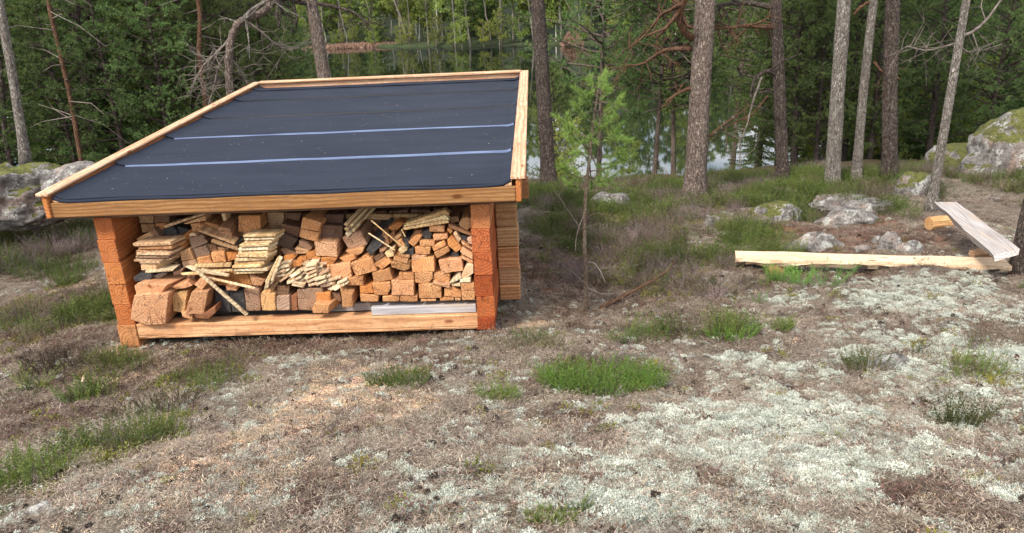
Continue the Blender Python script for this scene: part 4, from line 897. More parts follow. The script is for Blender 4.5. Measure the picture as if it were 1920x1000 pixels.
def scatter(name, x, y, protos, mat, smin, smax, tilt=.25, dz=0.0, label=None, rng=RNG):
    n = len(x); z = grid_lookup(Z, x, y) + dz
    me = bpy.data.meshes.new(name); me.vertices.add(n); me.vertices.foreach_set('co', np.stack([x, y, z], 1).astype(np.float32).ravel())
    rot = np.stack([rng.normal(0, tilt, n), rng.normal(0, tilt, n), rng.uniform(0, 6.28, n)], 1).astype(np.float32)
    a = me.attributes.new('rot', 'FLOAT_VECTOR', 'POINT'); a.data.foreach_set('vector', rot.ravel())
    a = me.attributes.new('scl', 'FLOAT', 'POINT'); a.data.foreach_set('value', rng.uniform(smin, smax, n).astype(np.float32))
    a = me.attributes.new('pid', 'INT', 'POINT'); a.data.foreach_set('value', rng.integers(0, len(protos), n).astype(np.int32))
    o = link(name, me); col = bpy.data.collections.new(name + '_kinds')
    for k, T_ in enumerate(protos):
        pm = mesh_tris('%s_kind' % name, T_); pm.materials.append(MAT[mat]); po = bpy.data.objects.new('%s_kind_%02d' % (name, k), pm); col.objects.link(po)
    g = bpy.data.node_groups.new(name, 'GeometryNodeTree')
    g.interface.new_socket('Geometry', in_out='INPUT', socket_type='NodeSocketGeometry'); g.interface.new_socket('Geometry', in_out='OUTPUT', socket_type='NodeSocketGeometry')
    N = g.nodes; gi = N.new('NodeGroupInput'); go = N.new('NodeGroupOutput'); ip = N.new('GeometryNodeInstanceOnPoints'); ci = N.new('GeometryNodeCollectionInfo'); mp = N.new('GeometryNodeMeshToPoints')
    ci.inputs['Collection'].default_value = col; ci.inputs['Separate Children'].default_value = True; ci.inputs['Reset Children'].default_value = True
    def at(nm, ty):
        q = N.new('GeometryNodeInputNamedAttribute'); q.data_type = ty; q.inputs[0].default_value = nm; return q.outputs['Attribute']
    L_ = g.links; L_.new(gi.outputs[0], mp.inputs['Mesh']); L_.new(mp.outputs[0], ip.inputs['Points']); L_.new(ci.outputs[0], ip.inputs['Instance'])
    ip.inputs['Pick Instance'].default_value = True; L_.new(at('pid', 'INT'), ip.inputs['Instance Index'])
    e2r = N.new('FunctionNodeEulerToRotation'); L_.new(at('rot', 'FLOAT_VECTOR'), e2r.inputs[0]); L_.new(e2r.outputs[0], ip.inputs['Rotation'])
    L_.new(at('scl', 'FLOAT'), ip.inputs['Scale']); L_.new(ip.outputs[0], go.inputs[0])
    md = o.modifiers.new('scatter', 'NODES'); md.node_group = g
    tag(o, label, None, None, 'stuff'); return o
def stems_tris(roots, dirs, height, leaf_l, leaf_w, levels, per, rng, bend=.25, spread=.9):
    """upright sprigs with small leaves along each stem"""
    n = len(roots); out = []
    h = height * rng.uniform(.6, 1.15, (n, 1)); bd = rng.normal(0, bend, (n, 3)); bd[:, 2] = 0
    P_ = []; D_ = []
    for k in range(levels):
        t = (k + .3) / levels; p = roots + dirs * h * t + bd * h * t * t; P_.append(p); D_.append(nrm(dirs + bd * 2 * t))
    P_ = np.concatenate(P_); D_ = np.concatenate(D_)
    out.append(tufts(P_, D_, per, leaf_l, leaf_w, spread, rng))
    # stems as slim blades
    sd = nrm(np.cross(dirs, rng.normal(size=(n, 3)))) * leaf_w * .35
    out.append(np.stack([roots - sd, roots + sd, roots + dirs * h + bd * h], 1))
    return np.concatenate(out)
def clump(n, r, height, leaf_l=.012, leaf_w=.0035, levels=9, per=3, lean=.35, seed=0, bend=.25, spread=.9):
    rng = np.random.default_rng(seed); a = rng.random(n) * 6.28; q = np.sqrt(rng.random(n)) * r
    roots = np.stack([q * np.cos(a), q * np.sin(a), -np.ones(n) * .01], 1); d = nrm(np.stack([np.cos(a) * lean * q / r, np.sin(a) * lean * q / r, np.ones(n)], 1) + rng.normal(0, .18, (n, 3)))
    return stems_tris(roots, d, height, leaf_l, leaf_w, levels, per, rng, bend, spread)

def flat_needles(n, r, ln, w, seed, up=.2):
    rng = np.random.default_rng(seed); a = rng.random(n) * 6.28; q = np.sqrt(rng.random(n)) * r
    P_ = np.stack([q * np.cos(a), q * np.sin(a), rng.uniform(.001, .008, n)], 1); b = rng.random(n) * 6.28
    D_ = np.stack([np.cos(b), np.sin(b), rng.normal(0, up, n)], 1) * ln * rng.uniform(.5, 1.2, (n, 1)); s_ = np.stack([-np.sin(b), np.cos(b), np.zeros(n)], 1) * w / 2
    return np.stack([P_ - s_, P_ + s_, P_ + D_], 1)
def lichen_clump(seed, r=.026, n=150):
    rng = np.random.default_rng(seed); d = nrm(rng.normal(size=(n, 3))); d[:, 2] = abs(d[:, 2]) * .8 + .1
    P_ = d * r * rng.uniform(.45, 1.0, (n, 1)) * np.array([1, 1, .55]); return tufts(P_, d, 1, .0078, .0034, .8, rng)

cx_, cy_ = candidates(64000, 1.6, 12, .95)
fo = grid_lookup(MK['forest'], cx_, cy_)
keep = RNG.random(len(cx_)) < np.clip(.55 + fbm(cx_ * 5 + 2, cy_ * 5, 3) * 2.2, .1, 1) * 1.5 * (1 - .85 * fo) * .6
scatter('pine_needle_litter', cx_[keep], cy_[keep], [flat_needles(60, .055, .018, .0022, i, .3) for i in range(5)], 'litter_needles', .8, 1.5, .18, .002, 'dry brown pine needles littered over the rocky ground')
cx_, cy_ = candidates(110000, 1.6, 9.5, .9)
lm_ = grid_lookup(MK['lichen'], cx_, cy_); hf = fbm(cx_ * 9 + 50, cy_ * 9, 3); lf = fbm(cx_ * 2.2 + 5, cy_ * 2.2 + 9, 3)
open_ = 1 - np.clip(grid_lookup(MK['green'], cx_, cy_) + grid_lookup(MK['forest'], cx_, cy_) + grid_lookup(MK['redlitter'], cx_, cy_), 0, 1)
keep = (RNG.random(len(cx_)) < np.clip(.07 * open_ + hf * .5 * open_ + (lm_ * .9 + hf * 2.8 + lf * 1.2 - .10) * sstep(.05, .45, lm_), .0, 1)) & (grid_lookup(MK['humus'], cx_, cy_) < .5)
scatter('reindeer_lichen', cx_[keep], cy_[keep], [lichen_clump(i) for i in range(6)], 'lichen', .45, 1.35, .3, .002, 'pale grey green reindeer lichen cushions covering the rock slope')
cx_, cy_ = candidates(26000, 1.6, 9.5, .9)
li = grid_lookup(MK['lichen'], cx_, cy_) + fbm(cx_ * 4.5 + 20, cy_ * 4.5 + 3, 3) * 3.2 * sstep(.25, .5, grid_lookup(MK['lichen'], cx_, cy_)) - .38
keep = (RNG.random(len(cx_)) < np.clip((li - .16) * 1.7, .0, .8)) & (grid_lookup(MK['humus'], cx_, cy_) < .4)
scatter('lichen_cushions', cx_[keep], cy_[keep], [lichen_clump(30 + i, .048, 560) for i in range(5)], 'lichen', .5, 1.3, .25, .002, 'thick whitish lichen cushions at the lower right of the slope')
cx_, cy_ = candidates(60000, 1.6, 9, .9)
sw = grid_lookup(MK['sawdust'], cx_, cy_); keep = RNG.random(len(cx_)) < np.clip(sw * .75 + (sw > .1) * fbm(cx_ * 8, cy_ * 8, 2), .006, 1)
scatter('sawdust', cx_[keep], cy_[keep], [flat_needles(60, .035, .005, .003, 60 + i, .4) for i in range(3)], 'sawdust_chips', .7, 1.3, .1, .004, 'orange sawdust and wood chips spilled on the ground')
cx_, cy_ = candidates(48000, 1.6, 11, .95); hm = grid_lookup(MK['humus'], cx_, cy_) + grid_lookup(MK['redlitter'], cx_, cy_) * .7
keep = RNG.random(len(cx_)) < np.clip(hm + .10 + fbm(cx_ * 4, cy_ * 4 + 9, 3) * 1.0 - .02, 0.03, 1) * .9
scatter('dark_forest_crumbs', cx_[keep], cy_[keep], [flat_needles(50, .05, .016, .006, 80 + i, .5) for i in range(3)], 'humus_bits', .7, 1.4, .2, .002, 'dark brown humus crumbs and bark bits between the lichen')
def cone_tris(seed):
    rng = np.random.default_rng(seed); n = 70; d = nrm(rng.normal(size=(n, 3))); P_ = d * np.array([.009, .009, .014]) + np.array([0, 0, .010]); return tufts(P_, d + np.array([0, 0, .4]), 1, .010, .010, .3, rng)
cx_, cy_ = candidates(1100, 1.6, 8.5, .95)
scatter('fallen_pine_cones', cx_, cy_, [cone_tris(i) for i in range(3)], 'cone_dark', .4, 1.15, 1.0, .004, 'small dark pine cones strewn over the ground')

# heather ground cover
cx_, cy_ = candidates(44000, 1.9, 13.5, .8)
g_ = grid_lookup(MK['green'], cx_, cy_) + fbm(cx_ * 3, cy_ * 3 + 80, 3) * 1.7
ridge = sstep(9.0, 10.5, cy_) * .8; g_ = np.maximum(g_, ridge); g_ = g_ + (cy_ > 9.3) * fbm(cx_ * 2.2, cy_ * 2.2 + 8, 3) * 1.0 
# not inside or under the shed
lx = (cx_ - OX) * EU[0] + (cy_ - OY) * EU[1]; ly = (cx_ - OX) * EW[0] + (cy_ - OY) * EW[1]
out_ = ~((lx > -W - .12) & (lx < .1) & (ly > -.10) & (ly < 4.4))
red = grid_lookup(MK['redlitter'], cx_, cy_)
near = sstep(3.2, 6.0, np.hypot(cx_, cy_))
p_ = np.clip((g_ - .50) * 1.5, 0, 1) * (.05 + .95 * near) * (1 - .7 * red)
keep = (RNG.random(len(cx_)) < p_) & out_
hx, hy = cx_[keep], cy_[keep]; w_ = RNG.random(len(hx)); hn = fbm(hx * 1.8 + 5, hy * 1.8, 3) * 1.4 + (w_ - .5) * .35
s1 = hn > .03; s2 = (hn <= .03) & (hn > -.22); s3_ = hn <= -.22
scatter('heather_cover', hx[s1], hy[s1], [clump(22, .07, .17, .016, .0048, 9, 3, .5, i) for i in range(6)], 'heather_green', .4, 1.2, .35, 0, 'green heather growing over the hillside behind the clearing')
scatter('dry_heather_cover', hx[s2], hy[s2], [clump(20, .07, .17, .016, .0045, 8, 2, .6, 10 + i) for i in range(5)], 'heather_brown', .4, 1.15, .4, 0, 'brown dry heather stems among the green')
scatter('flowering_heather_cover', hx[s3_], hy[s3_], [clump(18, .06, .18, .014, .0045, 9, 2, .5, 20 + i) for i in range(5)], 'heather_flower', .4, 1.1, .35, 0, 'faded pinkish grey heather flowers on the hillside')
cx_, cy_ = candidates(22000, 2.0, 9.5, .9); g_ = grid_lookup(MK['green'], cx_, cy_) + fbm(cx_ * 5, cy_ * 5 + 80, 3) + (cx_ < -1.2) * .12
keep = RNG.random(len(cx_)) < np.clip(g_ - .45, .01, .35)
scatter('moss_and_bilberry', cx_[keep], cy_[keep], [clump(26, .05, .04, .012, .006, 4, 3, .8, 40 + i) for i in range(3)], 'moss', .5, 1.2, .3, 0, 'yellow green moss and low sprigs on the ground')
# fine dead twigs
def twig_tris(seed):
    rng = np.random.default_rng(seed); p = np.zeros(3); d = np.array([1, 0, .05]); out = []
    for k in range(7):
        d = nrm(d + rng.normal(0, .25, 3) * [1, 1, .4]); q = p + d * .03; s_ = np.array([-d[1], d[0], 0]) * .0016
        out += [[p - s_, p + s_, q], [p - s_ + [0, 0, .002], q, p + s_ + [0, 0, .003]]]
        if rng.random() < .5: e = nrm(d + rng.normal(0, .7, 3)); out.append([p - s_ * .6, p + s_ * .6, p + e * .05])
        p = q
    return np.array(out)
cx_, cy_ = candidates(2600, 1.6, 10, .9)
scatter('dry_twig_litter', cx_, cy_, [twig_tris(i) for i in range(5)], 'dead_twig', .5, 1.3, .25, .008, 'thin dry twigs lying over the ground')

# separate heather tufts and seedlings in the open
def heather_thing(px, py, wpx, hpx, n, mat, label, height=None, name='heather_tuft', cat='heather', **kw):
    c = G(px, py); a = G(px - wpx / 2, py); b = G(px + wpx / 2, py); r = abs(b[0] - a[0]) / 2
    dist = np.linalg.norm(c - CAM); height = height or hpx / F * dist
    rng = np.random.default_rng(int(px * 7 + py)); an = rng.random(n) * 6.28; q = np.sqrt(rng.random(n))
    dep = kw.get('depth', .62)
    xx = q * np.cos(an) * r; yy = q * np.sin(an) * r * dep; keepn = rng.random(n) < .75 + fbm(xx * 9 + px, yy * 9, 2); xx, yy = xx[keepn], yy[keepn]
    zz = ground_z(c[0] + xx, c[1] + yy) - c[2]; roots = np.stack([xx, yy, zz], 1); nn_ = len(xx)
    d = nrm(np.stack([xx / r * .5, yy / r * .3, np.ones(nn_)], 1) + rng.normal(0, .2, (nn_, 3)))
    T_ = stems_tris(roots, d, height, kw.get('ll', .013), kw.get('lw', .0036), kw.get('levels', 10), kw.get('per', 3), rng, .2, kw.get('spread', .7))
    o = link(name, mesh_tris(name, T_), mat); o.location = c; tag(o, label, cat, 'heather tufts on the open ground' if cat == 'heather' else None); return o
heather_thing(1130, 728, 225, 62, 950, 'heather_bright', 'large bright green heather clump in the middle of the open ground', .15)
heather_thing(748, 726, 110, 40, 150, 'heather_green', 'green and brown heather tuft beside the orange sawdust patch', .12)
heather_thing(935, 752, 80, 34, 110, 'heather_green', 'small heather tuft left of the large bright green clump', .11)
heather_thing(985, 655, 130, 30, 140, 'heather_brown', 'sparse brownish heather tuft just below the right shed post', .11)
heather_thing(1000, 640, 80, 30, 70, 'heather_green', 'small green tuft behind the sparse brownish one by the right post', .11)
heather_thing(250, 830, 150, 70, 300, 'heather_green', 'dense green heather tuft on the lower left slope', .17)
heather_thing(150, 850, 80, 50, 120, 'heather_green', 'yellowish heather tuft left of the dense one on the lower left slope', .13)
heather_thing(40, 905, 130, 60, 240, 'heather_green', 'green heather tuft at the lower left edge of the ground', .15)
heather_thing(1035, 985, 90, 60, 150, 'heather_green', 'mossy green heather tuft nearest to the viewer at the bottom', .045)
heather_thing(1095, 968, 40, 25, 50, 'heather_green', 'little green sprig tuft right of the nearest heather tuft', .05)
heather_thing(1375, 632, 92, 32, 170, 'heather_bright', 'low bright green heather patch in front of the split log bench', .09)
heather_thing(1466, 622, 40, 34, 70, 'heather_green', 'small upright heather tuft right of the low bright patch', .12)
heather_thing(1618, 690, 80, 50, 110, 'heather_green', 'loose green tuft beside the flat grey stone on the right', .13)
heather_thing(1800, 800, 90, 80, 110, 'heather_green', 'straggly green heather in the pale lichen on the right', .16)
heather_thing(205, 680, 70, 46, 150, 'heather_green', 'dark green heather tuft by the foot of the left shed post', .15)
heather_thing(345, 715, 60, 26, 70, 'heather_green', 'small tuft on the slope below the sill beam', .10)
heather_thing(135, 515, 80, 30, 120, 'heather_green', 'low green heather tuft left of the left shed post', .12)
heather_thing(1200, 635, 130, 30, 130, 'heather_green', 'wide low heather tuft behind the large bright clump', .09)
heather_thing(1870, 650, 120, 40, 150, 'heather_brown', 'brown heather tuft at the right edge below the bench', .14)
for (px, py, w_, n_, mt_, h_, lab) in ((50, 452, 190, 420, 'heather_green', .30, 'big dark heather bush under the left boulder'), (135, 470, 130, 300, 'heather_flower', .28, 'faded pinkish heather bush between the left boulder and the shed'), (20, 500, 150, 320, 'heather_flower', .26, 'greyish flowering heather bush at the left edge'), (100, 520, 130, 260, 'heather_green', .22, 'green heather bush below the pinkish one left of the shed'), (30, 590, 120, 200, 'heather_brown', .16, 'low brown heather bush on the left slope'), (110, 690, 120, 160, 'heather_brown', .12, 'thin brown heather left of the dark tuft by the post'), (290, 770, 110, 120, 'heather_brown', .12, 'thin brown heather above the dense lower left tuft')):
    heather_thing(px, py, w_, 42, n_, mt_, lab, h_, 'heather_bush', 'heather', ll=.016, lw=.0045, levels=11)
for (px, py, w_, lab) in ((1462, 532, 46, 'fluffy pine seedling beneath the left end of the split log bench'), (1500, 535, 40, 'fluffy pine seedling between two others before the split log bench'), (1552, 540, 50, 'tallest fluffy pine seedling in front of the split log bench')):
    heather_thing(px, py, w_, 42, 34, 'sapling_needles', lab, .24 if w_ == 50 else .17, 'pine_seedling', 'seedling', ll=.05, lw=.0026, levels=6, per=7, spread=.55)
heather_thing(1428, 568, 22, 30, 10, 'sapling_needles', 'tiny yellowish seedling on bare ground left of the fluffy ones', .12, 'pine_seedling', 'seedling', ll=.035, lw=.0024, levels=5, per=6)

# ------------------------------------------------------------------ rocks
from mathutils import noise as mn
def rock(px, py, wpx, hpx, label, moss=True, seed=0, depth=.8, sub=4, rough=.22, name='rock', Yd=None, sink=.35, angular=.0, group='stones around the clearing', rz=0.0):
    c = G(px, py) if Yd is None else RY(px, py, Yd)
    d = np.linalg.norm(c - CAM); rx = wpx / F * d / 2; rzz = hpx / F * d; ry = rx * depth
    bm = bmesh.new(); bmesh.ops.create_icosphere(bm, subdivisions=sub, radius=1)
    for v in bm.verts:
        p = v.co.copy(); q = p * 1.3 + Vector((seed * 3.1, seed * 1.7, 0))
        n = mn.fractal(q, 1.0, 2.1, 5) * rough + mn.noise(q * .7) * .28
        if angular: # cut by a few planes
            for k in range(7):
                a = mn.random_unit_vector() if False else Vector((math.sin(seed + k * 2.4), math.cos(seed * 1.3 + k * 1.9), math.sin(k * 1.1 + seed) * .8)).normalized()
                t = p.dot(a)
                if t > .74: p -= a * (t - .74) * angular
        p *= 1 + n
        if p.z < -.15: p.z = -.15 + (p.z + .15) * .5
        v.co = Vector((p.x * rx, p.y * ry, p.z * rzz * (1 / (1 - sink * .3))))
    bm.to_mesh(me_ := bpy.data.meshes.new(name)); bm.free()
    o = link(name, me_, 'rock', smooth=True); o.location = (c[0], c[1] + ry * .35, c[2] - rzz * sink * .4); o.rotation_euler = (0, 0, rz); o.color = (1, 1, 1, 1 if moss else 0)
    tag(o, label, 'rock' if name != 'boulder' else 'boulder', group); return o
rock(2050, 392, 420, 118, 'huge mossy lichened boulder at the right edge behind the bench', True, 3, .9, 6, .36, 'boulder', 9.9, .1, 1.1, 'boulders by the lake')
rock(-14, 396, 195, 68, 'grey boulder with moss on top left of the roof corner', True, 11, .8, 6, .34, 'boulder', 9.0, .1, 1.0, 'boulders by the lake')
rock(150, 345, 120, 30, 'low lichened rock between the left boulder and the roof', False, 5, .8, 5, .2, Yd=9.0)
rock(1716, 365, 66, 34, 'rounded mossy stone left of the huge boulder', True, 6, .8, 5)
rock(1462, 408, 92, 24, 'grey stone with yellow green moss on its right side', True, 7, .7, 5)
rock(1427, 402, 26, 14, 'small pale stone touching the mossy grey stone', False, 8, .8)
rock(1597, 418, 100, 20, 'broad pale grey stone in the middle of the clearing', False, 9, .7, 5)
rock(1530, 468, 112, 28, 'flat lichened slab beside the fireplace, behind the log bench', False, 12, .6, 5, .16, angular=1.2)
rock(1672, 468, 54, 26, 'brownish fireplace stone leaning behind the log bench', False, 14, .7, 5, .25, angular=.9)
rock(1704, 473, 44, 18, 'low reddish fireplace stone right of the leaning one', False, 15, .7, 4)
rock(1645, 458, 22, 14, 'small dark fireplace stone', False, 16, .8, 4)
rock(1622, 470, 30, 9, 'small pinkish stone lying among the fireplace ash', False, 25, .8, 4)
rock(1590, 386, 120, 11, 'bare lichened rock at the foot of the pale pine', False, 17, .8, 5, .3)
rock(1640, 392, 80, 14, 'low lichened rock right of the pale pine foot', False, 18, .8, 4, .3)
rock(1150, 390, 84, 30, 'flat pale rock in the heather behind the sapling', False, 19, .7, 4, .2)
rock(1336, 486, 26, 10, 'small white stone in the heather left of the log bench', False, 20, .8, 4)
rock(1338, 424, 30, 18, 'small buff stone in the heather under the thick pine', False, 29, .8, 4)
rock(1682, 690, 70, 14, 'flat grey stone flush with the ground on the right', False, 21, .9, 4, .08, sink=.8)
rock(1870, 378, 50, 9, 'thin pale stone in the shadow under the huge boulder', False, 22, .8, 4, Yd=8.9)
rock(75, 965, 40, 16, 'small grey stone at the lower left corner', False, 23, .8, 4)
rock(520, 952, 26, 8, 'tiny blue grey stone in the near litter', False, 24, .9, 4)
for (px, py, s_) in ((945, 770, 16), (1045, 640, 24), (1085, 636, 20), (340, 828, 18)):
    pass

# ------------------------------------------------------------------ benches
def slabpts(pts, name, ext, mat, col, parent=None, **k): return piece(name, pts, ext, mat, col, parent, space='world', **k)
b1 = empty('split_log_bench', tuple(G(1640, 510))); tag(b1, 'pale bench of a half log lying low in front of the fireplace', 'bench', 'log benches')
zb = G(1440, 512)[2] - CZ
La, Lb = RZ(1380, 484, zb + .155), RZ(1897, 499, G(1890, 510)[2] - CZ + .085)
ax = nrm(Lb - La); back = nrm(np.cross([0, 0, 1.0], ax)); upv = np.cross(ax, back)
def half_log(A_, B_, wd, th, name, par, mat='board_wood', col=(.80, .62, .36), seg=26, wav=.012, sd=3, barkmat='sapling_bark'):
    """flat sawn top with an uneven rounded underside"""
    rng = np.random.default_rng(sd); ax_ = nrm(B_ - A_); bk = nrm(np.cross([0, 0, 1.0], ax_)); u_ = np.cross(ax_, bk); L = np.linalg.norm(B_ - A_)
    prof = [(0, 0), (wd, 0), (wd * 1.02, -th * .35), (wd * .80, -th * .85), (wd * .45, -th), (wd * .12, -th * .85), (-wd * .03, -th * .4)]
    V = []; 
    for i in range(seg + 1):
        t = i / seg; wv = wav * (math.sin(t * 9 + sd) + .6 * math.sin(t * 23 + 2 * sd))
        for j, (a, b) in enumerate(prof):
            ja = wv if j in (0, 6, 5) else (-wv * .7 if j in (1, 2, 3) else 0); jb = 0 if j < 2 else rng.normal(0, .006)
            V.append(np.array([a + ja + (rng.normal(0, .003) if j > 1 else 0), t * L, b + jb]))
    n = len(prof); Fq = []
    for i in range(seg):
        for j in range(n): Fq.append((i * n + j, i * n + (j + 1) % n, (i + 1) * n + (j + 1) % n, (i + 1) * n + j))
    Fq.append(tuple(range(n))[::-1]); Fq.append(tuple(seg * n + j for j in range(n)))
    me = mesh_from(name, V, Fq); bm = bmesh.new(); bm.from_mesh(me); bmesh.ops.recalc_face_normals(bm, faces=bm.faces); bm.to_mesh(me); bm.free()
    me.materials.append(MAT[mat]); me.materials.append(MAT[barkmat])
    for k, p in enumerate(me.polygons):
        j = k % n
        if k < seg * n and (j in (2, 3, 4) or (j in (1, 5) and rng.random() < .12)): p.material_index = 1
    o = bpy.data.objects.new(name, me); COL.objects.link(o); o.color = tuple(col) + (1,)
    M = Matrix([[bk[0], ax_[0], u_[0], A_[0]], [bk[1], ax_[1], u_[1], A_[1]], [bk[2], ax_[2], u_[2], A_[2]], [0, 0, 0, 1]])
    o.parent = par; o.matrix_local = Matrix.Translation(-Vector(par.location)) @ M; return o
half_log(La, Lb, .20, .085, 'half_log_seat', b1, col=(.88, .73, .52), sd=3)
def log_piece(name, A_, B_, r, par, mat='log_wood', col=(.66, .42, .22), seg=18):
    ax_ = nrm(B_ - A_); L = np.linalg.norm(B_ - A_); x = nrm(np.cross(ax_, [0, 0, 1.0])) if abs(ax_[2]) < .9 else np.array([1.0, 0, 0]); z = np.cross(x, ax_)
    tb = Tubes(); rng = np.random.default_rng(int(r * 1e4)); tb.tube([(0, 0, 0), (0, .006, 0), (0, L * .35, .003), (0, L * .7, -.002), (0, L - .006, 0), (0, L, 0)], [r * .95, r, r * 1.01, r * .98, r, r * .95], seg, .05, rng=rng)
    o = link(name, tb.mesh(name), mat); o.color = tuple(col) + (1,)
    M = Matrix([[x[0], ax_[0], z[0], A_[0]], [x[1], ax_[1], z[1], A_[1]], [x[2], ax_[2], z[2], A_[2]], [0, 0, 0, 1]])
    if par is not None: o.parent = par; o.matrix_local = Matrix.Translation(-Vector(par.location)) @ M
    else: o.matrix_world = M
    return o
c = RZ(1457, 500, zb + .08); piece_ = log_piece('bench_foot', c + [0, .0, -.03], c + [0, .30, -.03], .075, b1, col=(.55, .30, .17))
c = RZ(1880, 500, G(1880, 508)[2] - CZ + .02); log_piece('bench_foot', c + [0, .02, .0], c + [0, .25, .0], .05, b1, col=(.55, .34, .2))
b2 = empty('plank_bench', tuple(G(1800, 470))); tag(b2, 'grey topped plank bench at the right running away towards the lake', 'bench', 'log benches')
z2 = G(1830, 490)[2] - CZ + .30
q = [RZ(1863, 479, z2), RZ(1912, 467, z2), RZ(1794, 379, z2), RZ(1752, 379, z2)]
mid1 = (q[0] + q[3]) / 2 + np.array([.015, 0, 0]); mid2 = (q[1] + q[2]) / 2 + np.array([-.01, 0, 0])
V = []; nseg = 14; rng = np.random.default_rng(2)
for i in range(nseg + 1):
    t = i / nseg; l = q[0] * (1 - t) + q[3] * t; r = q[1] * (1 - t) + q[2] * t; wv = .008 * math.sin(t * 11) + .005 * math.sin(t * 27)
    dirx = nrm(r - l)
    V += [l + dirx * wv, r + dirx * wv * .5, r + [0, 0, -.05], l + dirx * (wv + .025) + [0, 0, -.055 + .01 * math.sin(t * 17)]]
Fq = []
for i in range(nseg):
    for j in range(4): Fq.append((i * 4 + j, i * 4 + (j + 1) % 4, (i + 1) * 4 + (j + 1) % 4, (i + 1) * 4 + j))
Fq += [(0, 3, 2, 1), (nseg * 4, nseg * 4 + 1, nseg * 4 + 2, nseg * 4 + 3)]
cen = q[0]; yv = nrm((q[3] + q[2] - q[0] - q[1])); xv = nrm(np.cross(yv, [0, 0, 1.0])); zv = np.cross(xv, yv); Rm = np.stack([xv, yv, zv], 1)
me = mesh_from('plank_seat', [Rm.T @ (p - cen) for p in V], Fq); bm = bmesh.new(); bm.from_mesh(me); bmesh.ops.recalc_face_normals(bm, faces=bm.faces); bm.to_mesh(me); bm.free()
me.materials.append(MAT['weathered_wood']); me.materials.append(MAT['board_wood'])
for k, p in enumerate(me.polygons):
    if k == nseg * 4: p.material_index = 1
o = bpy.data.objects.new('plank_seat', me); COL.objects.link(o); o.color = (1.12, 1.05, 1.0, 1); o.parent = b2
o.matrix_local = Matrix.Translation(-Vector(b2.location)) @ Matrix([list(Rm[0]) + [cen[0]], list(Rm[1]) + [cen[1]], list(Rm[2]) + [cen[2]], [0, 0, 0, 1]])
Yl = G(1740, 432)[1]; c = RY(1741, 420, Yl); log_piece('bench_log_foot', c, c + np.array([.36, .06, 0]), 13.5 / F * Yl, b2, col=(.72, .46, .22))
c = RY(1822, 476, G(1822, 492)[1]); log_piece('bench_log_foot', c, c + np.array([.2, .05, 0]), .035, b2, col=(.62, .42, .26))
o = log_piece('fallen_branch_piece', *(lambda a, b: (a + [0, 0, .02], b + [0, 0, .02]))(G(1500, 388), G(1512, 364)), .02, None, 'grey_bark'); tag(o, 'short grey stump sliver standing by the bare rock', 'stump')

# fallen branch by the sapling
def world_path(pts, Y0, Y1): n = len(pts); return [RY(px, py, Y0 + (Y1 - Y0) * i / (n - 1)) for i, (px, py) in enumerate(pts)]
def on_ground(pts, lift): return [G(px, py) + [0, 0, l] for (px, py), l in zip(pts, lift)]
tb = Tubes(); tb.tube(on_ground([(1125, 583), (1160, 570), (1192, 560), (1225, 545), (1252, 530), (1268, 512)], [.02, .05, .08, .10, .12, .14]), [.017, .016, .015, .013, .010, .006], 8, .15)
o = link('fallen_branch', tb.mesh('fallen_branch'), 'red_bark', smooth=True); tag(o, 'crooked reddish branch lying on the ground right of the sapling', 'branch')
for (pts, lab) in ((([(155, 722), (158, 712), (161, 700)]), 'pale wood splinter on the slope left of the shed'), (([(640, 643), (656, 638), (672, 634)]), 'white splinter on the ground under the sill beam')):
    tb = Tubes(); tb.tube(on_ground(pts, [.015] * 3), [.008, .010, .003], 5, .2); o = link('wood_splinter', tb.mesh('wood_splinter'), 'board_wood'); o.color = (.9, .8, .6, 1); tag(o, lab, 'wood splinter')
tb = Tubes()
for pts in ([(1240, 930), (1215, 925), (1190, 920)], ): pass
for k, (pts, lab) in enumerate((([(895, 937), (915, 940), (945, 946)], 'small bleached twig lying in the near lichen'), ([(1425, 845), (1440, 865), (1452, 898)], 'thin dark curved twig in the pale lichen'), ([(75, 588), (130, 590), (165, 583)], 'long pale twig across the ground left of the shed'), ([(1480, 660), (1484, 630), (1487, 605)], 'upright grey stick in the open ground before the bench'), ([(1440, 672), (1500, 674), (1590, 672)], 'thin grey root running along the lichen edge'))):
    tb = Tubes(); lf = [.01, .02, .015] if 'upright' not in lab else [0, .08, .16]
    P3 = on_ground(pts, lf) if 'upright' not in lab else [G(*pts[0]) + np.array([0.01 * i, 0, .09 * i]) for i in range(3)]
    tb.tube(P3, [.005, .004, .002], 5, .2); o = link('dry_twig', tb.mesh('dry_twig'), 'dead_twig'); tag(o, lab, 'twig')

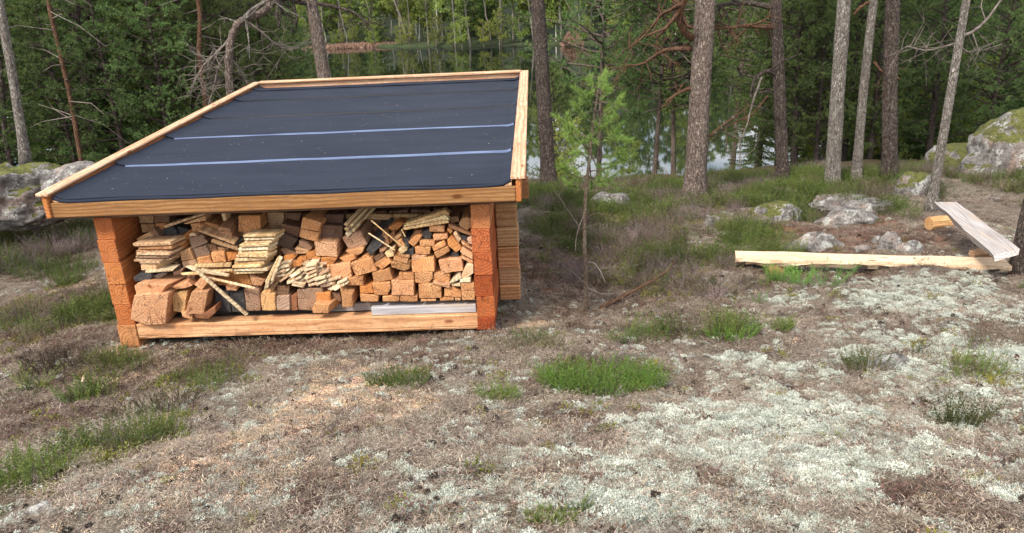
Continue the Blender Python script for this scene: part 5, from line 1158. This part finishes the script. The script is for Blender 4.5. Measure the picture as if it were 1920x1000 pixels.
# ------------------------------------------------------------------ trees
def pine_crown(h, cb, R, nb, seed, nt=12, nl=.075, nw=.010, twigs=7, per=4, droop=0.0, prof=None, up=.35):
    rng = np.random.default_rng(seed); tb = Tubes(); P_ = []; D_ = []
    for b in range(nb):
        t = (b + rng.random()) / nb; z = cb + (h - cb) * t; a = b * 2.4 + rng.normal(0, .5)
        pr = prof(t) if prof else (.35 + .65 * math.sin(math.pi * min(1, t * .85 + .2)))
        L = R * pr * rng.uniform(.65, 1.1)
        d = np.array([math.cos(a), math.sin(a), up * rng.uniform(.2, 1.2) - droop]); d = nrm(d); p = np.array([0, 0, z]); pts = [p]; n = 6
        for k in range(n):
            d = nrm(d + rng.normal(0, .12, 3) + np.array([0, 0, .06 - droop * .05])); p = p + d * L / n; pts.append(p)
        r0 = .012 + .012 * L; tb.tube(pts, [r0 * (1 - .8 * k / n) for k in range(n + 1)], 5, .1, False, rng)
        for q in range(twigs):
            s_ = rng.uniform(.35, 1.0); i = min(int(s_ * n), n - 1); f = s_ * n - i; c = pts[i] * (1 - f) + pts[i + 1] * f; ax_ = nrm(pts[i + 1] - pts[i])
            e = nrm(ax_ * .7 + rng.normal(0, .7, 3) * [1, 1, .5] + [0, 0, .1 - droop * .4]); tl = L * .28 * rng.uniform(.5, 1.2)
            if q % 2 == 0: tb.tube([c, c + e * tl], [.006, .003], 3, 0, False, rng)
            for m_ in range(per):
                P_.append(c + e * tl * (m_ + .6) / per + rng.normal(0, .02, 3)); D_.append(e)
        P_.append(pts[-1]); D_.append(d)
    return tb, tufts(P_, np.array(D_), nt, nl, nw, .75, rng)
def spruce_crown(h, cb, R, nb, seed, nt=5, nl=.10, nw=.03, step=.12, droop=.35):
    rng = np.random.default_rng(seed); tb = Tubes(); P_ = []; D_ = []
    for b in range(nb):
        t = (b + rng.random()) / nb; z = cb + (h - cb) * t; a = b * 2.4 + rng.normal(0, .4)
        L = R * (1 - t) ** .8 * rng.uniform(.6, 1.1) + .12
        d = nrm(np.array([math.cos(a), math.sin(a), .1 - droop * (1 - t) * rng.uniform(.5, 1.4)])); side = np.array([-math.sin(a), math.cos(a), 0]); base = np.array([0, 0, z])
        n = max(3, int(L / step)); pts = [base + d * L * k / n + np.array([0, 0, .12 * (k / n) ** 2 * L]) for k in range(n + 1)]
        tb.tube(pts[::max(1, n // 3)], [.014, .010, .006, .003, .002, .002, .002][:len(pts[::max(1, n // 3)])], 4, 0, False, rng)
        for k in range(1, n + 1):
            wd = L * .38 * math.sin(math.pi * min(1, .25 + .75 * k / n) ) + .05
            for s_ in (-1, 1):
                for m_ in range(2):
                    e = side * s_ * .8 + d * .6 + np.array([0, 0, -.30]); P_.append(pts[k] + e * wd * (m_ + .2) / 2); D_.append(e)
            P_.append(pts[k]); D_.append(d)
    return tb, tufts(P_, np.array(D_), nt, nl, nw, .45, rng)
def leafy_crown(h, cb, R, nb, seed, n_leaf=7, ls=.12, lw=.10, clumps=14):
    rng = np.random.default_rng(seed); tb = Tubes(); P_ = []; D_ = []
    for b in range(nb):
        t = rng.random(); z = cb + (h - cb) * t * .85; a = b * 2.4; L = R * (.4 + .6 * math.sin(math.pi * (t * .8 + .15))) * rng.uniform(.6, 1.1)
        d = nrm(np.array([math.cos(a), math.sin(a), rng.uniform(.2, 1.0)])); p = np.array([0, 0, z]); q = p + d * L; tb.tube([p, (p + q) / 2 + rng.normal(0, .05 * L, 3), q], [.02, .012, .004], 4, 0, False, rng)
        for c_ in range(clumps):
            s_ = rng.uniform(.3, 1.05); P_.append(p + d * L * s_ + rng.normal(0, .13 * L, 3)); D_.append(rng.normal(size=3) + [0, 0, -.3])
    return tb, tufts(P_, np.array(D_), n_leaf, ls, lw, .9, rng)
def trunk_mesh(path, radii, seg=14, jit=.06, seed=0):
    tb = Tubes(); tb.tube(path, radii, seg, jit, True, np.random.default_rng(seed)); return tb
def shift_top(path, o): return [np.asarray(p) - o for p in path]

CROWN_HI = []                      # crowns of the tall pines, above the frame
for s_ in range(3): CROWN_HI.append(pine_crown(5.2, .4, 2.0, 26, 300 + s_, 9, .11, .02, 7, 4))
def tall_pine(pts, r0, r1, bark_, label, seed=0, base=None, name='pine_tree', crown=True, top=8.5, group='pines along the ridge', nring=1):
    """pts: trunk seen from its foot upward, all at the foot's distance"""
    B_ = G(*pts[0]) if base is None else base; Yb = B_[1]; path = [np.array([B_[0], B_[1], B_[2] - .12])]
    for px, py in pts[1:]: path.append(RY(px, py, Yb))
    rng = np.random.default_rng(seed)
    full = []; 
    for i in range(len(path) - 1):
        m_ = max(2, int(np.linalg.norm(path[i + 1] - path[i]) / .22))
        for k in range(m_): full.append(path[i] + (path[i + 1] - path[i]) * k / m_)
    full.append(path[-1]); d = nrm(path[-1] - path[-2]); p = path[-1]; zt = B_[2] + top
    while p[2] < zt: d = nrm(d + np.array([-d[0], -d[1], 0]) * .06); p = p + d * .5; full.append(p)
    hseen = path[-1][2] - path[0][2]; rad = []
    for p in full:
        t = (p[2] - path[0][2]) / hseen; r = r0 + (r1 - r0) * min(t, 1) if t <= 1 else r1 * max(.25, 1 - (t - 1) * .42)
        r *= 1 + .55 * math.exp(-max(p[2] - path[0][2] - .1, 0) / .14)
        rad.append(r * (1 + rng.normal(0, .015)))
    root = empty(name, tuple(B_)); tag(root, label, 'pine tree', group)
    o0 = np.array(B_); link('trunk', trunk_mesh(shift_top(full, o0), rad, 16, .05, seed).mesh('trunk'), bark_, root, True)
    if crown:
        tbc, tr = CROWN_HI[seed % 3]
        if not hasattr(tbc, 'me'): tbc.me = tbc.mesh('limbs'); tbc.tr = mesh_tris('crown', tr)
        off = full[-1] - o0 - np.array([0, 0, 4.6])
        l = link('limbs', tbc.me, 'red_bark', root); l['kind'] = 'stuff'; l.location = off; l.rotation_euler = (0, 0, seed * 1.3)
        l = link('crown', tbc.tr, 'pine_needles', root); l.location = off; l.rotation_euler = (0, 0, seed * 1.3)
    return root
def branch(root, pts, Ys, r0, r1, mat, label=None, seg=7, fine=0, seed=0):
    rng = np.random.default_rng(seed); P3 = [RY(px, py, Ys[0] + (Ys[1] - Ys[0]) * i / (len(pts) - 1)) for i, (px, py) in enumerate(pts)]
    # round the path
    Q = []
    for i in range(len(P3) - 1):
        a, b, c, d = P3[max(i - 1, 0)], P3[i], P3[i + 1], P3[min(i + 2, len(P3) - 1)]
        for k in range(5):
            t = k / 5; Q.append(.5 * ((2 * b) + (c - a) * t + (2 * a - 5 * b + 4 * c - d) * t * t + (3 * b - a - 3 * c + d) * t ** 3) + rng.normal(0, r0 * .12, 3))
    Q.append(P3[-1]); n = len(Q); tb = Tubes(); o0 = np.array(root.location)
    tb.tube([p - o0 for p in Q], [r0 + (r1 - r0) * i / (n - 1) for i in range(n)], seg, .12, True, rng)
    for k in range(fine):
        i = rng.integers(n // 4, n); p = Q[i] - o0; d = nrm(rng.normal(size=3) * [1, .6, 1] + [0, 0, -.2]); L = rng.uniform(.15, .55); q1 = p + d * L * .5 + rng.normal(0, .04, 3); q2 = q1 + nrm(d + rng.normal(0, .5, 3)) * L * .5
        tb.tube([p, q1, q2], [r1 * .9, r1 * .6, r1 * .3], 4, 0, False, rng)
        for m_ in range(2): tb.tube([q1, q1 + nrm(d + rng.normal(0, .8, 3)) * L * .35], [r1 * .5, r1 * .2], 3, 0, False, rng)
    o = link('branch', tb.mesh('branch'), mat, root, True)
    if label: o['label'] = label
    return o

tA = tall_pine([(1302, 372), (1312, 180), (1323, 0)], .150, .130, 'pine_bark', 'thickest pine trunk with grey brown bark left of the benches', 1)
YA = tA.location[1]
branch(tA, [(1298, 72), (1282, 58), (1274, 30), (1280, 8), (1292, -15)], (YA, YA - .5), .05, .035, 'red_bark', 'thick reddish bent branch', 8, 4, 1)
branch(tA, [(1296, 92), (1262, 92), (1235, 100), (1205, 120), (1165, 128)], (YA, YA + .6), .035, .01, 'red_bark', None, 6, 14, 2)
branch(tA, [(1293, 166), (1276, 172), (1262, 182), (1248, 192)], (YA, YA - .3), .03, .015, 'red_bark', None, 6, 3, 3)
branch(tA, [(1275, 8), (1255, 20), (1240, 28), (1215, 60), (1180, 90)], (YA - .4, YA + .5), .03, .01, 'red_bark', None, 6, 14, 4)
branch(tA, [(1330, 255), (1355, 235), (1385, 215), (1410, 195)], (YA, YA + .3), .018, .006, 'red_bark', None, 5, 10, 5)
tB = tall_pine([(1030, 352), (1020, 190), (1008, 0)], .118, .100, 'dark_bark', 'dark pine trunk rising right behind the right roof edge', 2)
tC = tall_pine([(1560, 357), (1570, 180), (1583, 0)], .100, .082, 'grey_bark', 'pale barked pine left of the pair in front of the lake', 3)
tD = tall_pine([(1605, 345), (1618, 180), (1638, 0)], .064, .052, 'grey_bark', 'slimmer pale pine just right of the pale barked one', 4)
YD = tD.location[1]; branch(tD, [(1600, 28), (1612, 15), (1625, 6), (1640, 0)], (YD, YD), .02, .016, 'red_bark'); branch(tD, [(1638, 116), (1655, 134), (1672, 142), (1688, 149)], (YD, YD - .2), .018, .006, 'red_bark', None, 5, 3)
tE = tall_pine([(1670, 335), (1668, 180), (1674, 0)], .10, .085, 'dark_bark', 'dark shaded pine trunk right of the slim pale pine', 5, base=None)
tF = tall_pine([(1744, 396), (1778, 200), (1812, 0)], .054, .040, 'grey_bark', 'leaning thin pine right behind the far end of the plank bench', 6)
YF = tF.location[1]
branch(tF, [(1795, 72), (1822, 60), (1845, 42), (1862, 22), (1880, -5)], (YF, YF + .4), .02, .010, 'dead_twig', 'pale dead branch curving up to the right', 6, 3, 7)
branch(tF, [(1797, 80), (1770, 88), (1735, 95), (1700, 88), (1680, 104)], (YF, YF + .7), .014, .004, 'dead_twig', 'fan of grey dead twigs', 5, 26, 8)
branch(tF, [(1796, 84), (1815, 98), (1838, 92), (1858, 84)], (YF, YF + .6), .010, .003, 'dead_twig', None, 5, 18, 9)
tG = tall_pine([(1470, 345), (1462, 180), (1454, 0)], .092, .078, 'dark_bark', 'dark pine with drooping bent branches standing in front of the lake', 7)
YG = tG.location[1]
branch(tG, [(1455, 18), (1425, 8), (1390, 6), (1345, 10)], (YG, YG), .045, .02, 'dark_bark', None, 6, 8, 10)
branch(tG, [(1458, 52), (1430, 50), (1400, 48), (1370, 52), (1340, 55)], (YG, YG - .3), .04, .015, 'red_bark', None, 6, 12, 11)
branch(tG, [(1458, 142), (1440, 134), (1425, 140), (1412, 158), (1408, 184)], (YG, YG - .3), .035, .02, 'dark_bark', None, 7, 5, 12)
branch(tG, [(1428, 145), (1412, 190), (1400, 235), (1388, 270), (1388, 318)], (YG - .35, YG - .6), .016, .006, 'dead_twig', 'long grey hanging twig', 6, 8, 13)
branch(tG, [(1440, 180), (1410, 215), (1380, 228), (1345, 250), (1328, 265)], (YG - .1, YG + .1), .016, .006, 'red_bark', None, 6, 8, 14)
tH = tall_pine([(46, 298), (25, 150), (-2, 0)], .062, .052, 'grey_bark', 'grey pine trunk at the far left leaning left behind the boulder', 8, base=RY(46, 298, 10.2), group='pines in the left wood')
tI = tall_pine([(609, 160), (597, 80), (583, 0)], .105, .082, 'pine_bark', 'grey brown pine trunk behind the middle of the back roof edge', 9, base=RY(618, 200, 11.5), group='pines in the left wood')
tJ = tall_pine([(1912, 512), (1920, 450), (1935, 380)], .07, .065, 'dark_bark', 'dark trunk at the right edge beside the near end of the plank bench', 10, crown=False, top=4)
# the dead bent pine behind the left roof edge
B_ = RY(432, 200, 10.5); B_[2] = gz(B_[0], B_[1])
tK = empty('bent_pine', tuple(B_)); tag(tK, 'crooked bare pine bending right at its top, with hanging twigs', 'pine tree', 'pines in the left wood')
branch(tK, [(432, 330), (431, 210), (430, 150), (431, 95), (440, 55), (465, 32), (495, 22), (520, -8)], (10.5, 10.3), .055, .042, 'pine_bark', 'crooked trunk', 10, 0, 20).name = 'trunk'
branch(tK, [(433, 70), (450, 45), (470, 20), (495, 5), (520, -12)], (10.5, 10.0), .03, .015, 'grey_bark', None, 7, 10, 21)
branch(tK, [(440, 60), (420, 85), (400, 105), (380, 125), (365, 150)], (10.5, 10.2), .02, .006, 'dead_twig', None, 5, 34, 22)
branch(tK, [(435, 90), (415, 115), (405, 145), (398, 175), (392, 190)], (10.5, 10.3), .016, .005, 'dead_twig', None, 5, 34, 23)
branch(tK, [(432, 110), (450, 130), (462, 155), (468, 165)], (10.5, 10.6), .016, .005, 'dead_twig', None, 5, 24, 24)
branch(tK, [(460, 40), (490, 60), (520, 85), (545, 95)], (10.5, 10.8), .02, .006, 'dead_twig', None, 5, 24, 25)
branch(tI, [(585, 10), (555, 2), (530, -5), (500, -20)], (11.5, 11.2), .04, .03, 'dark_bark', None, 6, 12, 26)
branch(tI, [(590, 5), (625, 12), (660, 22), (690, 45)], (11.5, 11.6), .03, .01, 'dark_bark', None, 6, 18, 27)

# sapling beside the shed
c = G(1099, 588); sap = empty('pine_sapling', tuple(c)); tag(sap, 'slender young pine with bright green tufts and a flaky stem, right of the shed', 'young pine'); Ys_ = c[1]
branch(sap, [(1099, 596), (1098, 500), (1096, 420), (1100, 345), (1107, 285), (1114, 215), (1121, 168)], (Ys_, Ys_), .020, .006, 'sapling_bark', None, 9, 0, 30).name = 'trunk'
branch(sap, [(1097, 400), (1086, 425), (1080, 450), (1079, 472)], (Ys_, Ys_ - .1), .005, .002, 'dead_twig', None, 5, 3, 31)
branch(sap, [(1100, 490), (1115, 495), (1126, 510), (1135, 530)], (Ys_, Ys_ - .15), .006, .003, 'dead_twig', None, 5, 3, 32)
branch(sap, [(1099, 540), (1112, 545), (1128, 552)], (Ys_, Ys_ - .1), .005, .003, 'dead_twig', None, 5, 4, 33)
branch(sap, [(1100, 410), (1115, 400), (1132, 402), (1150, 398)], (Ys_, Ys_ - .1), .005, .002, 'sapling_bark', None, 5, 2, 34)
rng = np.random.default_rng(77); P_ = []; D_ = []; tb = Tubes(); o0 = np.array(sap.location)
SB = [(1100,350,1062,348),(1102,335,1050,318),(1103,330,1150,338),(1104,322,1182,300),(1106,300,1060,262),(1107,296,1175,285),(1108,280,1052,240),(1110,270,1168,248),(1111,262,1048,226),(1112,252,1180,262),(1113,240,1150,205),(1113,232,1075,200),(1115,215,1165,195),(1116,208,1086,172),(1118,195,1140,170),(1119,180,1105,155),(1121,170,1124,150),(1121,170,1138,160),(1106,310,1110,350),(1108,290,1130,320),(1110,275,1085,290),(1112,250,1100,262),(1112,250,1128,240),(1104,325,1080,332),(1103,332,1125,345)]
for (x0, y0, x1, y1) in SB:
    x1 = x0 + (x1 - x0) * .88; dy_ = rng.uniform(-.2, .2); a = RY(x0, y0, Ys_); b = RY(x1, y1, Ys_ + dy_); m_ = (a + b) / 2 - [0, 0, .02]
    tb.tube([a - o0, m_ - o0, b - o0], [.006, .004, .002], 5, 0, False, rng)
    L = np.linalg.norm(b - a); d = nrm(b - a + [0, 0, .03])
    for s_ in np.linspace(.4, 1.0, max(4, int(L / .03))): P_.append(a + (m_ - a) * min(1, s_ * 2) + (b - m_) * max(0, s_ * 2 - 1) - o0); D_.append(d)
    for q in range(3):
        s_ = rng.uniform(.55, .95); cc = a + (b - a) * s_; e = nrm(d + rng.normal(0, .6, 3) + [0, 0, .25]); tl = rng.uniform(.05, .12)
        tb.tube([cc - o0, cc + e * tl - o0], [.003, .002], 4, 0, False, rng)
        for m2 in range(4): P_.append(cc + e * tl * (m2 + 1) / 4 - o0); D_.append(e)
link('branches', tb.mesh('branches'), 'sapling_bark', sap)
link('needles', mesh_tris('needles', tufts(P_, np.array(D_), 20, .055, .0032, .5, rng)), 'sapling_needles', sap)

# ---- prototypes for the woods (each tree is its own set of objects; meshes are shared)
def make_proto(kind, h, tb_tr, r0, bark_, leaf, seed, curve=.15):
    tbb, tr = tb_tr; rng = np.random.default_rng(seed); path = []; rad = []
    n = 14; bx_, by_ = 0.0, 0.0
    for k in range(n + 1):
        t = k / n; path.append(np.array([0, 0, -.3 + (h + .2) * t])); rad.append(r0 * (1 - .85 * t) * (1.3 if k == 0 else 1))
    return dict(kind=kind, h=h, trunk=trunk_mesh(path, rad, 9, .08, seed).mesh('trunk'), limbs=tbb.mesh('limbs'), crown=mesh_tris('crown', tr), bark=bark_, leaf=leaf)
def place(pr, x, y, z, s_, rz, label, cat, group, lean=(0, 0), limbs=True, name=None):
    root = empty(name or pr['kind'], (x, y, z), rz); root.rotation_euler = (lean[0], lean[1], rz); root.scale = (s_, s_, s_); tag(root, label, cat, group)
    link('trunk', pr['trunk'], pr['bark'], root, True)
    if limbs: link('limbs', pr['limbs'], pr['bark'], root)['kind'] = 'stuff'
    link('crown', pr['crown'], pr['leaf'], root); return root
PP = [make_proto('pine_tree', 8.5, pine_crown(8.5, .7, 2.2, 84, 500 + i, 15, .10, .019, 10, 4), .13, 'dark_bark', 'pine_needles', i) for i in range(3)]
PQ = [make_proto('pine_tree', 8.5, pine_crown(8.5, 3.0, 2.4, 56, 560 + i, 15, .10, .020, 10, 4, .12), .10, 'pine_bark', 'pine_needles', 60 + i) for i in range(2)]
PS = [make_proto('spruce_tree', 9.0, spruce_crown(9.0, .3, 2.1, 150, 520 + i, 6, .12, .028, .13, .45), .12, 'dark_bark', 'spruce_needles', 10 + i) for i in range(3)]
PB = [make_proto('leafy_bush', 3.0, leafy_crown(3.0, .2, 1.2, 30, 540 + i, 8, .075, .05, 26), .04, 'grey_bark', 'bright_leaves', 20 + i) for i in range(2)]
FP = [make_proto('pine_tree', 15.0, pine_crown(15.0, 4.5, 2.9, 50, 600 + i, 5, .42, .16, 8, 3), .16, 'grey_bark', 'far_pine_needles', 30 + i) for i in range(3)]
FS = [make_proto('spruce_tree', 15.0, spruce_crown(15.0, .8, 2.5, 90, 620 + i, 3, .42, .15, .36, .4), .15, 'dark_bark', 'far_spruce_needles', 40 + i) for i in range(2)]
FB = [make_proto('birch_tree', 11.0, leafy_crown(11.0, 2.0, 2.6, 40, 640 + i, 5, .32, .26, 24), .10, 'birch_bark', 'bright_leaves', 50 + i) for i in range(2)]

# near wood on the slope to the lake. (x across at the foot, distance, kind, scale)
mid = []
rng = np.random.default_rng(5)
LEFTW = [(140,12.2,'p',.34),(235,12.1,'p',.40),(320,12.3,'p',.42),(0,12.2,'p',.45),(200,13.8,'p',.62),(290,13,'s',.5),(395,13,'p',.45),(450,13.2,'p',.5),(520,15.5,'s',.5),(200,16.5,'p',.9),(440,19,'s',.95),(70,18.5,'p',.9),
 (-40,13.0,'s',.7),(60,15.5,'p',.9),(175,14.5,'s',.85),(215,13.0,'s',.6),(258,17,'p',1.05),(300,14.2,'p',.75),(345,18,'p',1.0),(372,13.6,'s',.5),
 (415,16.5,'p',.95),(470,14.8,'p',.72),(505,19,'p',.85),(545,17,'p',.55),(20,19,'p',1.1),(160,24,'s',1.1),(230,22,'p',1.2),(290,25,'s',1.2),(350,24,'p',1.2),(410,23,'p',1.05),(460,26,'p',1.1),(510,27,'p',.9),(-90,17,'p',1.0),(-150,14,'s',.8),(-60,24,'p',1.2),(-200,20,'s',1.1)]
RIGHTW = [(1045,21,'p',.45),(1120,23,'q',.95),(1225,22,'q',.9),(1300,23,'q',.95),(1265,22,'q',.9),(1372,21,'q',.92),(1420,18,'q',.9),
 (1425,16,'s',.42),(1460,17,'p',.75),(1490,15.5,'p',.6),(1510,20,'p',.95),(1550,22,'p',.95),(1530,15.2,'p',.42),(1580,15.5,'p',.6),(1600,19,'s',.8),(1630,15,'p',.48),(1640,20,'p',.9),(1690,17,'s',.7),(1720,22,'p',.95),(1740,15,'p',.55),(1770,18,'s',.75),(1800,21,'p',.8),(1850,17,'p',.72),(1840,14.5,'p',.45),(1880,23,'s',.8),(1930,16,'s',.65),(1980,20,'p',.9),(2050,17,'s',.8)]
for side, LST in (('left', LEFTW), ('right', RIGHTW)):
    LST.sort()
    cnt = {'p': 0, 's': 0, 'q': 0}
    for k, (px, Yy, kd, sc_) in enumerate(LST):
        P0 = RY(px, 300, Yy); x = P0[0]; z = gz(x, Yy) if Yy < 58 else -.3; z = max(z, -.25)
        pr = (PQ if kd == 'q' else PP if kd == 'p' else PS)[k % (2 if kd == 'q' else 3)]; cnt[kd] += 1
        nmk = 'bushy green pine' if kd == 'p' else 'bare stemmed green pine' if kd == 'q' else 'drooping dark spruce'
        lab = '%s %s, %s from the left' % (nmk, 'in the left wood' if side == 'left' else 'right of the roof', NUM[cnt[kd] - 1])
        place(pr, x, Yy, z, sc_, k * 1.7, lab, 'spruce' if kd == 's' else 'pine tree', 'trees on the slope to the lake', (rng.normal(0, .03), rng.normal(0, .03)))
for k, (px, Yy, sc_, lab) in enumerate([(758, 19, .95, 'bright green bush top showing over the back roof edge'), (700, 21, .7, 'small leafy bush left of the bright one over the roof'), (1060, 13.5, .42, 'low leafy bush at the foot of the dark pine by the roof'), (820, 22, .6, 'leafy bush at the water right of the bright one'), (560, 16, .8, 'leafy bush behind the roof corner left of the bare pine trunk'), (1180, 14.5, .28, 'small leafy bush above the ridge right of the sapling'), (1540, 16, .7, 'leafy bush behind the pale barked pine'), (1650, 16.5, .8, 'leafy bush behind the dark shaded pine'), (1790, 16, .8, 'leafy bush behind the leaning thin pine'), (250, 15, .8, 'leafy bush deep in the left wood'), (110, 14.5, .6, 'leafy bush behind the left boulder'), (330, 13, .55, 'leafy bush low in the left wood by the roof edge')]):
    P0 = RY(px, 300, Yy); place(PB[k % 2], P0[0], Yy, max(gz(P0[0], Yy), -.2), sc_, k, lab, 'bush', 'leafy bushes by the lake')
# bare slim trunks in the left wood
for k, (a, b, Yy, r, mt, lab) in enumerate([((150, 285), (100, 50), 11.7, .032, 'red_bark', 'thin orange brown stem slanting in the left wood'), ((158, 115), (140, -5), 12.6, .075, 'dark_bark', 'dark trunk high in the left wood, right of the slanting stem'), ((186, 280), (150, 100), 12.8, .07, 'dark_bark', 'shaded trunk low in the left wood by the roof edge'), ((385, 170), (375, 40), 12.2, .035, 'red_bark', 'reddish stem left of the crooked bare pine'), ((20, 290), (8, 180), 12, .035, 'dark_bark', 'short dark stem beside the far left grey trunk'), ((1235, 600), (1235, 600), 0, 0, '', '')][:5]):
    P0 = RY(a[0], a[1], Yy); P1 = RY(b[0], b[1], Yy); d = nrm(P1 - P0); t = (gz(P0[0], Yy) - P0[2]) / d[2]; B_ = P0 + d * t
    root = empty('bare_pine', tuple(B_)); tag(root, lab, 'tree', 'bare stems in the left wood'); top_ = P1 + d * 4
    tb = Tubes(); tb.tube([(B_ + (top_ - B_) * q / 12 - B_) + (rng.normal(0, .02, 3) if 0 < q else 0) for q in range(13)], [r * (1.15 - .5 * q / 12) for q in range(13)], 9, .1)
    link('trunk', tb.mesh('trunk'), mt, root, True)
    tb = Tubes()
    for q in range(34):
        p = (top_ - B_) * rng.uniform(.15, .8); dd = nrm(rng.normal(size=3) * [1, 1, .25]); L = rng.uniform(.3, 1.0); m_ = p + dd * L * .5; tb.tube([p, m_, m_ + nrm(dd + rng.normal(0, .3, 3) + [0, 0, -.2]) * L * .5], [.010, .006, .003], 4, 0, False, rng)
    link('dead_branches', tb.mesh('dead_branches'), 'dead_twig', root)

# far shore: every tree a thing; the front rows get labels of their own
rng = np.random.default_rng(9)
LM = [(-1e9, None), (0, 'left of the bent pine'), (430, 'right of the bent pine'), (597, 'above the back of the roof'), (1012, 'left of the thickest pine'), (1318, 'right of the thickest pine'), (1580, 'right of the pale barked pine'), (1921, None)]
counts = {}
SHB = []
for row, (off, step, hs) in enumerate([(-.5, 2.3, 0), (.4, 3.4, .94), (3.5, 3.6, 1.05), (8, 4.2, 1.08), (14, 5.0, 1.05), (22, 6.5, 1.0)]):
    x = -92 + row
    while x < (60 if row == 0 else 86):
        if row == 0 and x < -60: x = -60
        xx = x + rng.uniform(-1.2, 1.2); yy = shore_y(xx) + 2.0 * math.sin(xx * .21) * (row < 2) + 1.2 * math.sin(xx * .53 + 1) * (row < 2) + off + rng.uniform(-.6, 1.2) * (1 + (row > 1)); zz = .1 + max(off, 0) * .10 + max(0, off - 18) * .22
        u = rng.random(); s_ = hs * rng.uniform(.72, 1.15)
        if row == 0: pr, lab, cat, s_ = PB[rng.integers(2)], 'leafy bush overhanging the far waterline', 'bush', rng.uniform(.8, 1.7)
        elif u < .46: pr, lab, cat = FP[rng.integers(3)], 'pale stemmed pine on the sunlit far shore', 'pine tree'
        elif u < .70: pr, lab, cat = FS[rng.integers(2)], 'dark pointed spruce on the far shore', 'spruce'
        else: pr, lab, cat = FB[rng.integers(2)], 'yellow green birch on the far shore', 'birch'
        pxx = pix((xx, yy, zz))[0]; reg = None
        for k in range(len(LM) - 1):
            if LM[k][0] <= pxx < LM[k + 1][0]: reg = LM[k][1]
        if row <= 2 and reg:
            key = (cat, row, reg); counts[key] = counts.get(key, 0) + 1
            lab = '%s %s, %s, %s from left' % (NUM[min(counts[key], 20) - 1], cat, ['at the far waterline', 'front row of the far shore', 'second row of the far shore'][row], reg.replace('between the', 'between') )
            lab = '%s %s from left %s %s' % (cat, NUM[counts[key] - 1], ['at the far waterline', 'on the far bank', 'behind the far bank'][row], reg)
        place(pr, xx, yy, zz, s_, rng.uniform(0, 6.28), lab, cat, {'pine tree': 'pines', 'spruce': 'spruces', 'birch': 'birches', 'bush': 'bushes'}[cat] + ' on the far shore', (rng.normal(0, .05), rng.normal(0, .05)))
        x += step * rng.uniform(.75, 1.3)
# leaning bare stems at the far waterline
for k, (a, b, r, mt, lab) in enumerate([((765, 73), (742, 5), .20, 'grey_bark', 'leaning pale bare trunk on the far shore above the roof'), ((650, 72), (638, 20), .14, 'grey_bark', 'slender bare trunk on the far shore left of the leaning one'), ((820, 70), (818, 12), .12, 'birch_bark', 'thin upright pale trunk on the far shore right of the leaning one'), ((920, 72), (908, 8), .13, 'grey_bark', 'pale trunk on the far shore left of the dark pine'), ((770, 72), (765, 20), .10, 'grey_bark', 'thin stem touching the leaning trunk on the far shore'), ((1899, 70), (1892, 0), .12, 'birch_bark', 'white birch stem on the far shore at the far right'), ((700, 70), (692, 25), .10, 'grey_bark', 'short bare stem on the far shore near the reeds')]):
    X_ = None
    for yy in np.linspace(40, 170, 600):
        p = RY(a[0], a[1], yy)
        if yy > shore_y(p[0]) + .3: break
    P0, P1 = RY(a[0], a[1], yy), RY(b[0], b[1], yy - 1); d = P1 - P0; P0 = P0 - nrm(d) * .8
    root = empty('bare_tree', tuple(P0)); tag(root, lab, 'tree', 'bare stems on the far shore'); tb = Tubes(); tb.tube([d * t + [rng.normal(0, .06), 0, 0] for t in np.linspace(0, 1.7, 9)], list(np.linspace(r, r * .5, 9)), 8, .1)
    link('trunk', tb.mesh('trunk'), mt, root, True)
# reddish dead spruce top lying in the water, and the reed bank
def shore_point(px, py, off=-.5):
    for yy in np.linspace(40, 170, 800):
        p = RY(px, py, yy)
        if yy > shore_y(p[0]) + off: return p
p = shore_point(1072, 70, -1.5); rng = np.random.default_rng(3)
n = 900; q = rng.random(n) ** .7; a = rng.random(n) * 6.28
P_ = np.stack([q * 1.3 * np.cos(a), q * 1.0 * np.sin(a), (1 - q) * 2.2 * rng.random(n)], 1) + [0, 0, .1]
o = link('dead_brush_heap', mesh_tris('dead_brush_heap', tufts(P_, np.stack([np.cos(a), np.sin(a), np.ones(n) * .6], 1), 2, .5, .10, .6, rng)), 'reeds'); o.location = (p[0], p[1], 0); tag(o, 'rusty brown heap of dead brush at the far waterline', 'brush heap')
p = shore_point(665, 74, -1.0); n = 2500
P_ = np.stack([rng.normal(0, 3.2, n), rng.uniform(-1, 1, n), rng.uniform(-.1, .15, n)], 1)
o = link('reed_bank', mesh_tris('reed_bank', tufts(P_, np.tile([0.3, 0, 1.0], (n, 1)), 1, .7, .09, .6, rng)), 'reeds'); o.location = (p[0], p[1], 0.05); tag(o, 'brown reed bank along the far waterline above the roof', 'reeds')
p = RY(1692, 55, 60); rb = rng

for o in bpy.data.objects:
    if 'label' in o:
        w_ = o['label'].split()
        if len(w_) > 16: o['label'] = ' '.join(w_).replace(' the ', ' ').replace('lying ', '')
